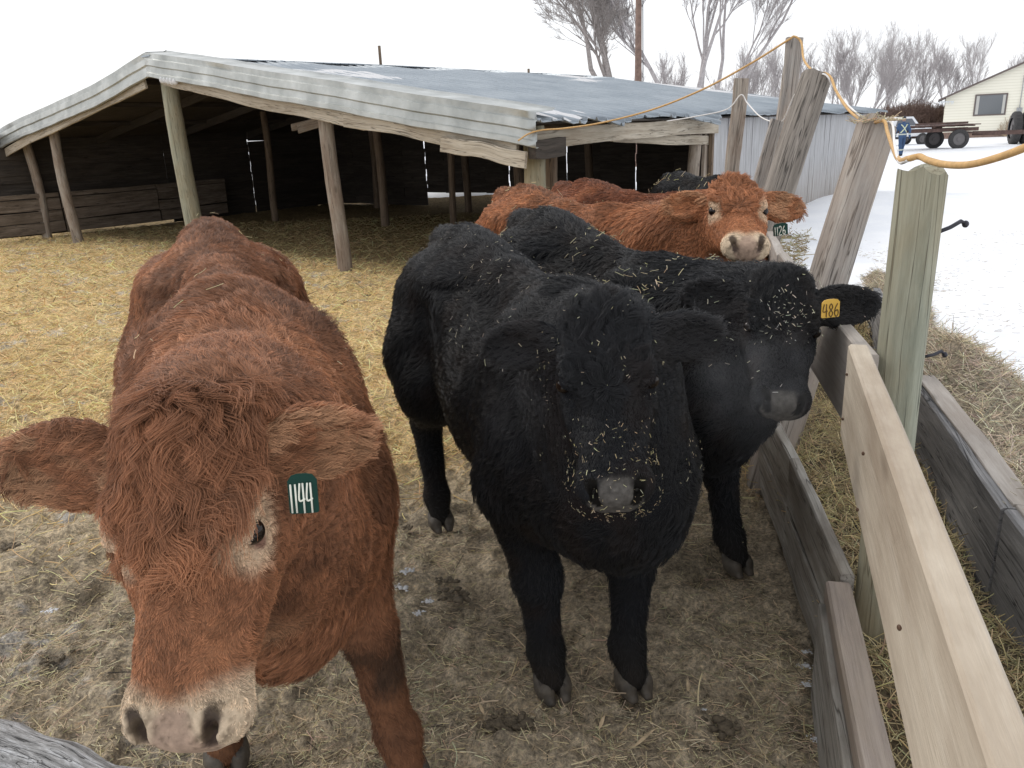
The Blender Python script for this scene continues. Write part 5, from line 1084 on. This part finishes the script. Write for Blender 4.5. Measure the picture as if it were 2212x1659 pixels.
# ---------------------------------------------------------------- flatbed wagon, tractor, pickup, worker
M_RUST = simple('rusty_frame', (.105, .065, .055), .85, 0, 6, .4); M_TYRE = simple('tyre', (.045, .043, .043), .85, 0, 15, .3, .3); M_RIM = simple('rim_grey', (.16, .15, .15), .6, .3)
def wheel(root, c, ax, r_, w_, rim=.55, mat_rim=None, lug=0):
    ax = nrm(ax); u = nrm(np.cross(ax, [0, 0, 1])); v = np.array([0, 0, 1.0]); B = MB(); prof = [(-.5, .62), (-.5, .80), (-.46, .93), (-.33, 1.0), (.33, 1.0), (.46, .93), (.5, .80), (.5, .62)]; n = 40; V = []
    for k in range(n):
        a = 2*math.pi*k/n
        for (pw, pr) in prof:
            e = (.05 if (lug and k % 2 and pr > .9) else 0); V.append(c+ax*pw*w_+(u*math.cos(a)+v*math.sin(a))*r_*(pr-e))
    k_ = len(prof); F = [[i*k_+j, i*k_+(j+1), ((i+1) % n)*k_+j+1, ((i+1) % n)*k_+j] for i in range(n) for j in range(k_-1)]; B.add(V, F); wh = B.build('wheel', M_TYRE, root, True); autosmooth(wh, 35)
    B = MB(); B.tube([c-ax*w_*.30, c-ax*w_*.24, c+ax*w_*.24, c+ax*w_*.30], [r_*.63, r_*.60, r_*.60, r_*.63], 28); B.tube([c-ax*w_*.46, c+ax*w_*.46], r_*.22, 14); r2 = B.build('rim', mat_rim or M_RIM, root, True); autosmooth(r2, 30); r2.parent = wh; r2.location = (0, 0, 0); return wh
tl = az(1962, 326); tdir = nrm([.80, .60*.45, 0]); TLc = az(2068, 322); tdir = nrm(np.array([1.0, -.12, 0])); tsd = np.array([.12, 1.0, 0]); tsd = nrm(tsd); T_ = lambda a, d, z: TLc+tdir*a+tsd*d+np.array([0, 0, z])
wg = empty('flatbed_wagon', T_(0, 0, 0), 'long rusty flatbed wagon parked on the snow in front of the yellow house', 'wagon')
wheel(wg, T_(0, 0, .5), tsd, .5, .22); wheel(wg, T_(-.5, 1.9, .5), tsd, .5, .22)
B = MB(); B.board(T_(-2.4, .2, .98), T_(1.0, .2, .98), .18, .12); B.board(T_(-2.9, 1.5, .98), T_(1.0, 1.5, .98), .18, .12); 
for a in np.arange(-2.8, 1.0, .5): B.board(T_(a, .0, 1.16), T_(a, 2.0, 1.16), .06, .10)
B.build('frame', M_RUST, wg)
B = MB(); B.box(T_(-1.0, 1, 1.22), (4.0, 2.1, .05), np.stack([tdir, tsd, [0, 0, 1]], 1)); B.box(T_(-.9, .1, 1.32), (2.6, .12, .10), np.stack([tdir, tsd, [0, 0, 1]], 1)); B.build('deck', M_RUST, wg)
B = MB(); B.board(T_(1.0, .8, .75), T_(4.6, .8, .70), .22, .12); B.board(T_(.2, .25, .85), T_(1.6, .8, .74), .1, .1); B.build('drawbar', M_RUST, wg)
B = MB(); B.box(T_(-.3, .9, 1.28), (.5, .6, .05)); o = B.build('snow_lump', M_CRUST); tag(o, 'patch of snow lying on the wagon deck above its wheel', 'snow')
tc = az(2200, 312); tx = nrm([.35, 1, 0]); ts = np.array([1, -.35, 0]); ts = nrm(ts); K_ = lambda a, d, z: tc+tx*a+ts*d+np.array([0, 0, z])
tr_ = empty('tractor', K_(0, 0, 0), 'green tractor with big lugged rear tyres cut off at the picture edge', 'tractor'); M_GRN = simple('green_paint', (.03, .17, .035), .35)
wheel(tr_, K_(0, -.28, .88), ts, .88, .42, lug=1, mat_rim=M_RIM); wheel(tr_, K_(0, .25, .88), ts, .88, .42, lug=1); wheel(tr_, K_(0, 2.0, .88), ts, .88, .42, lug=1); wheel(tr_, K_(2.5, .2, .5), ts, .5, .3); wheel(tr_, K_(2.5, 1.7, .5), ts, .5, .3)
B = MB(); B.box(K_(1.9, 1.0, 1.25), (2.0, .7, .7), np.stack([tx, ts, [0, 0, 1]], 1), .08); B.box(K_(.2, 1.0, .9), (1.2, .8, .5), np.stack([tx, ts, [0, 0, 1]], 1), .05); B.build('body', M_GRN, tr_)
B = MB(); B.tube([K_(-.75, .35, 1.0), K_(-.6, .35, 1.55), K_(-.1, .35, 1.95), K_(.6, .35, 1.8)], .0+.12, 8); B.build('fender', M_GRN, tr_, True)
B = MB(); B.box(K_(-.05, 1.1, 2.0), (1.1, 1.1, 1.3), np.stack([tx, ts, [0, 0, 1]], 1), .1); B.build('cab', simple('cab_glass', (.03, .035, .04), .1), tr_)
B = MB(); B.box(K_(-.6, .45, 1.42), (.08, .18, .10)); B.build('tail_light', simple('red_lens', (.5, .03, .02), .3), tr_)
# pickup, mostly hidden
pk = az(1938, 300); px = nrm([1, .1, 0]); py = nrm([-.1, 1, 0]); P_ = lambda a, d, z: pk+px*a+py*d+np.array([0, 0, z]); pk = ay(1936, 292, 52); pk[2] = 0
tk = empty('pickup_truck', pk, 'snow covered white pickup mostly hidden behind the leaning grey post', 'pickup'); M_WP = simple('white_paint', (.78, .79, .82), .4)
Rp = np.stack([px, py, [0, 0, 1]], 1); B = MB(); B.box(P_(0, 0, .85), (3.6, 1.8, .65), Rp, .12); B.build('body', M_WP, tk)
B = MB(); B.prism([P_(-.9, -.85, 1.15), P_(1.0, -.85, 1.15), P_(.55, -.75, 1.72), P_(-.6, -.75, 1.72)], py*1.6); B.build('cab', M_WP, tk)
B = MB(); B.prism([P_(-.6, -.87, 1.2), P_(.75, -.87, 1.2), P_(.45, -.8, 1.6), P_(-.45, -.8, 1.6)], py*.02); B.prism([P_(.98, -.7, 1.2), P_(.98, .6, 1.2), P_(.60, .55, 1.66), P_(.60, -.65, 1.66)], px*.03); B.build('windscreen', simple('glass_dark', (.12, .13, .15), .1), tk)
for a in (-1.2, 1.2):
    for d in (-.85, .85): wheel(tk, P_(a, d, .36), py, .36, .22)
# worker walking away
def person(base, label):
    pf = Field(np.arange(-.5, .5, .018), np.arange(-.32, .32, .018), np.arange(-.02, 1.85, .018))
    for sg in (1, -1):
        st = .16*sg; pf.chain([(sg*.09, 0, .92), (sg*.10, st*.5, .50), (sg*.10, st, .08)], [.095, .072, .058], .04); pf.ell((sg*.10, st+.05, .04), (.05, .13, .045), k=.03)
        pf.chain([(sg*.19, 0, 1.42), (sg*.27, -st*.5, 1.15), (sg*.26, -st+.02, .90)], [.072, .058, .045], .04); pf.ell((sg*.26, -st+.03, .83), (.035, .04, .06), k=.02)
    pf.ell((0, 0, 1.0), (.165, .13, .16), k=.06); pf.ell((0, 0, 1.25), (.19, .135, .24), k=.08); pf.cone((0, 0, 1.40), (0, .0, 1.56), .075, .06, .05); pf.ell((0, .01, 1.67), (.085, .10, .12), k=.02)
    v, f = pf.mesh(); v = relax(v, f, 1); blue = np.array([.045, .085, .17]); col = np.tile(blue, (len(v), 1))*(.8+.4*vnoise(v, 9)[:, None]); col[v[:, 2] > 1.55] = (.35, .22, .16); col[v[:, 2] > 1.68] = (.05, .05, .06); col[v[:, 2] < .10] = (.03, .03, .03)
    xm = (v[:, 1] < -.02) & (v[:, 2] > 1.05) & (v[:, 2] < 1.42) & (np.abs(np.abs(v[:, 0])-np.abs(v[:, 2]-1.23)*.75) < .024); col[xm] = (.65, .68, .45)
    for zz in (.30, .98): col[np.abs(v[:, 2]-zz) < .03] = (.55, .58, .5)
    root = empty('person', base, label, 'person'); c_ = coat_material('coverall', .8, 30, .15); mesh_np('body', v+base, f, c_, root, True, col); return root
pb_ = az(1945, 338); person(pb_, 'person in blue coveralls with a pale cross on the back, walking on the snow')

P = EP_top = ay(1890, 264, 4.3)+rng.normal(0, 1, (140, 3))*np.array([.05, .05, .004]); strands('straw_tuft', P, UP(len(P)), rng.uniform(.03, .09, len(P)), np.full(len(P), .0015), straw_cols(len(P), (.5, .42, .28)), 'tuft of straw caught on top of the grey leaning post', flatness=.3)

# ---------------------------------------------------------------- place the herd, straw on their backs, breath
import time
HERD = {}
for key, c in (('red1', RED1), ('bull', BULL), ('c486', C486), ('c1126', C1126), ('c5', C5), ('c6', C6)):
    c = dict(c); c.setdefault('fur', QF); HERD[key] = cow(c)
def bits(key, n, f, label, L=(.015, .06), r=.0012, name='straw_bits', base=(.62, .52, .30)):
    h = HERD[key]; w_ = np.asarray(f(h['V'], h['N']), float)+0.0; P, Nn = sample_surface(h['V'], h['F'], h['N'], n, w_); k = n
    strands(name, P+Nn*.018, Nn, rng.uniform(L[0], L[1], k)*rng.uniform(.4, 1, k), r*rng.uniform(.5, 1.2, k), straw_cols(k, base, .25), label, flatness=.15)
cl = lambda P, f, o: ss(vnoise(P, f, o), .45, .75)
cl = lambda P, f, o: ss(vnoise(P, f, o)*.6+vnoise(P, f*3, o+5)*.4, .55, .68)
bits('c486', 330, lambda P, N_: (N_[:, 2] > .15)*(P[:, 1] > 2.65)*(.06+cl(P, 5, 3)), 'straw wisps lying on the back of the black cow with the yellow tag', (.010, .060), .0009, base=(.56, .49, .31))
bits('c486', 110, lambda P, N_: (P[:, 1] < 2.65)*(P[:, 2] > 1.0)*(.05+cl(P, 7, 5)), 'straw crumbs on the face of the black cow with the yellow tag', (.006, .024), .0009, base=(.66, .62, .48))
bits('bull', 200, lambda P, N_: (N_[:, 2] > .2)*(P[:, 1] > 1.95)*(P[:, 2] > 1.1)*(.04+cl(P, 6, 9)), 'straw crumbs along the back of the black bull', (.004, .026), .0007, base=(.42, .38, .30))
bits('bull', 220, lambda P, N_: (P[:, 1] < 1.9)*(P[:, 2] > .95)*(N_[:, 1] < .2)*(.05+cl(P, 8, 2)+.9*(P[:, 2] < 1.16)*(P[:, 1] < 1.75)), 'chaff stuck to the face of the black bull', (.003, .014), .0005, base=(.46, .41, .28))
nz_ = HERD['bull']['toW'](HERD['bull']['hd'](.46, 0, -.07))
bits('bull', 190, lambda P, N_: np.exp(-((np.linalg.norm(P-nz_, axis=1)-.085)/.035)**2)*(N_[:, 1] < .1)*(.2+cl(P, 22, 4)), 'hay chaff clinging round the muzzle of the black bull', (.003, .015), .0005, base=(.40, .33, .19))
nz2 = HERD['c486']['toW'](HERD['c486']['hd'](.16, 0, 0))
bits('c486', 75, lambda P, N_: np.exp(-(np.linalg.norm(P-nz2, axis=1)/.06)**2), 'pale chaff on the forehead of the black cow with the yellow tag', (.004, .018), .0006, base=(.55, .52, .42))
bits('c1126', 30, lambda P, N_: (N_[:, 2] > .4)*(P[:, 1] > 3.7)*1.0, 'few straws on the back of the facing red cow', (.02, .07), .0015)
bits('red1', 34, lambda P, N_: (N_[:, 2] > .4)*(P[:, 1] > 1.3)*1.0, 'few straws on the back of the nearest red cow', (.01, .05), .0009)
bits('c6', 120, lambda P, N_: (N_[:, 2] > .1)*(.1+cl(P, 4, 2)), 'straw lying on the rump of the distant black cow', (.04, .10), .002)
def puff(name, c, r, dens, label, sd=0):
    B = MB(); B.sphere((0, 0, 0), (1, 1, 1), 16); o = B.build(name, None, None, True); o.data.materials.clear(); o.location = Vector([float(q) for q in c]); o.scale = r; tag(o, label, kind='stuff')
    m = bpy.data.materials.new('steam'); m.use_nodes = True; t = m.node_tree; t.nodes.clear(); ou = t.nodes.new('ShaderNodeOutputMaterial'); pv = t.nodes.new('ShaderNodeVolumePrincipled'); pv.inputs['Color'].default_value = (.95, .96, 1, 1); pv.inputs['Anisotropy'].default_value = .3
    tc_ = t.nodes.new('ShaderNodeTexCoord'); ln = N(t, 'VectorMath', operation='LENGTH'); t.links.new(tc_.outputs['Object'], ln.inputs[0]); mr = N(t, 'MapRange'); mr.inputs[1].default_value = .15; mr.inputs[2].default_value = 1.0; mr.inputs[3].default_value = 1; mr.inputs[4].default_value = 0; t.links.new(ln.outputs['Value'], mr.inputs[0])
    nz = N(t, 'TexNoise'); nz.inputs['Scale'].default_value = 2.2; nz.inputs['Detail'].default_value = 3; mp = N(t, 'Mapping'); mp.inputs['Location'].default_value = (sd, sd, 0); t.links.new(tc_.outputs['Object'], mp.inputs[0]); t.links.new(mp.outputs[0], nz.inputs['Vector'])
    q = ramp(t, nz.outputs[0], [(.38, (0, 0, 0)), (.72, (1, 1, 1))]); m1 = N(t, 'Math', operation='MULTIPLY'); t.links.new(q, m1.inputs[0]); t.links.new(mr.outputs[0], m1.inputs[1]); m2 = N(t, 'Math', operation='MULTIPLY'); m2.inputs[1].default_value = dens; t.links.new(m1.outputs[0], m2.inputs[0]); t.links.new(m2.outputs[0], pv.inputs['Density']); t.links.new(pv.outputs[0], ou.inputs['Volume']); o.data.materials.append(m); return o
puff('breath_steam', ray(1625, 840)*2.12+CAMP, (.22, .12, .22), 1.7, 'faint breath steam in front of the black cow with the yellow tag', 1)
puff('breath_steam', ray(1130, 860)*1.95+CAMP, (.13, .09, .16), .9, 'faint breath steam beside the black bull', 4)
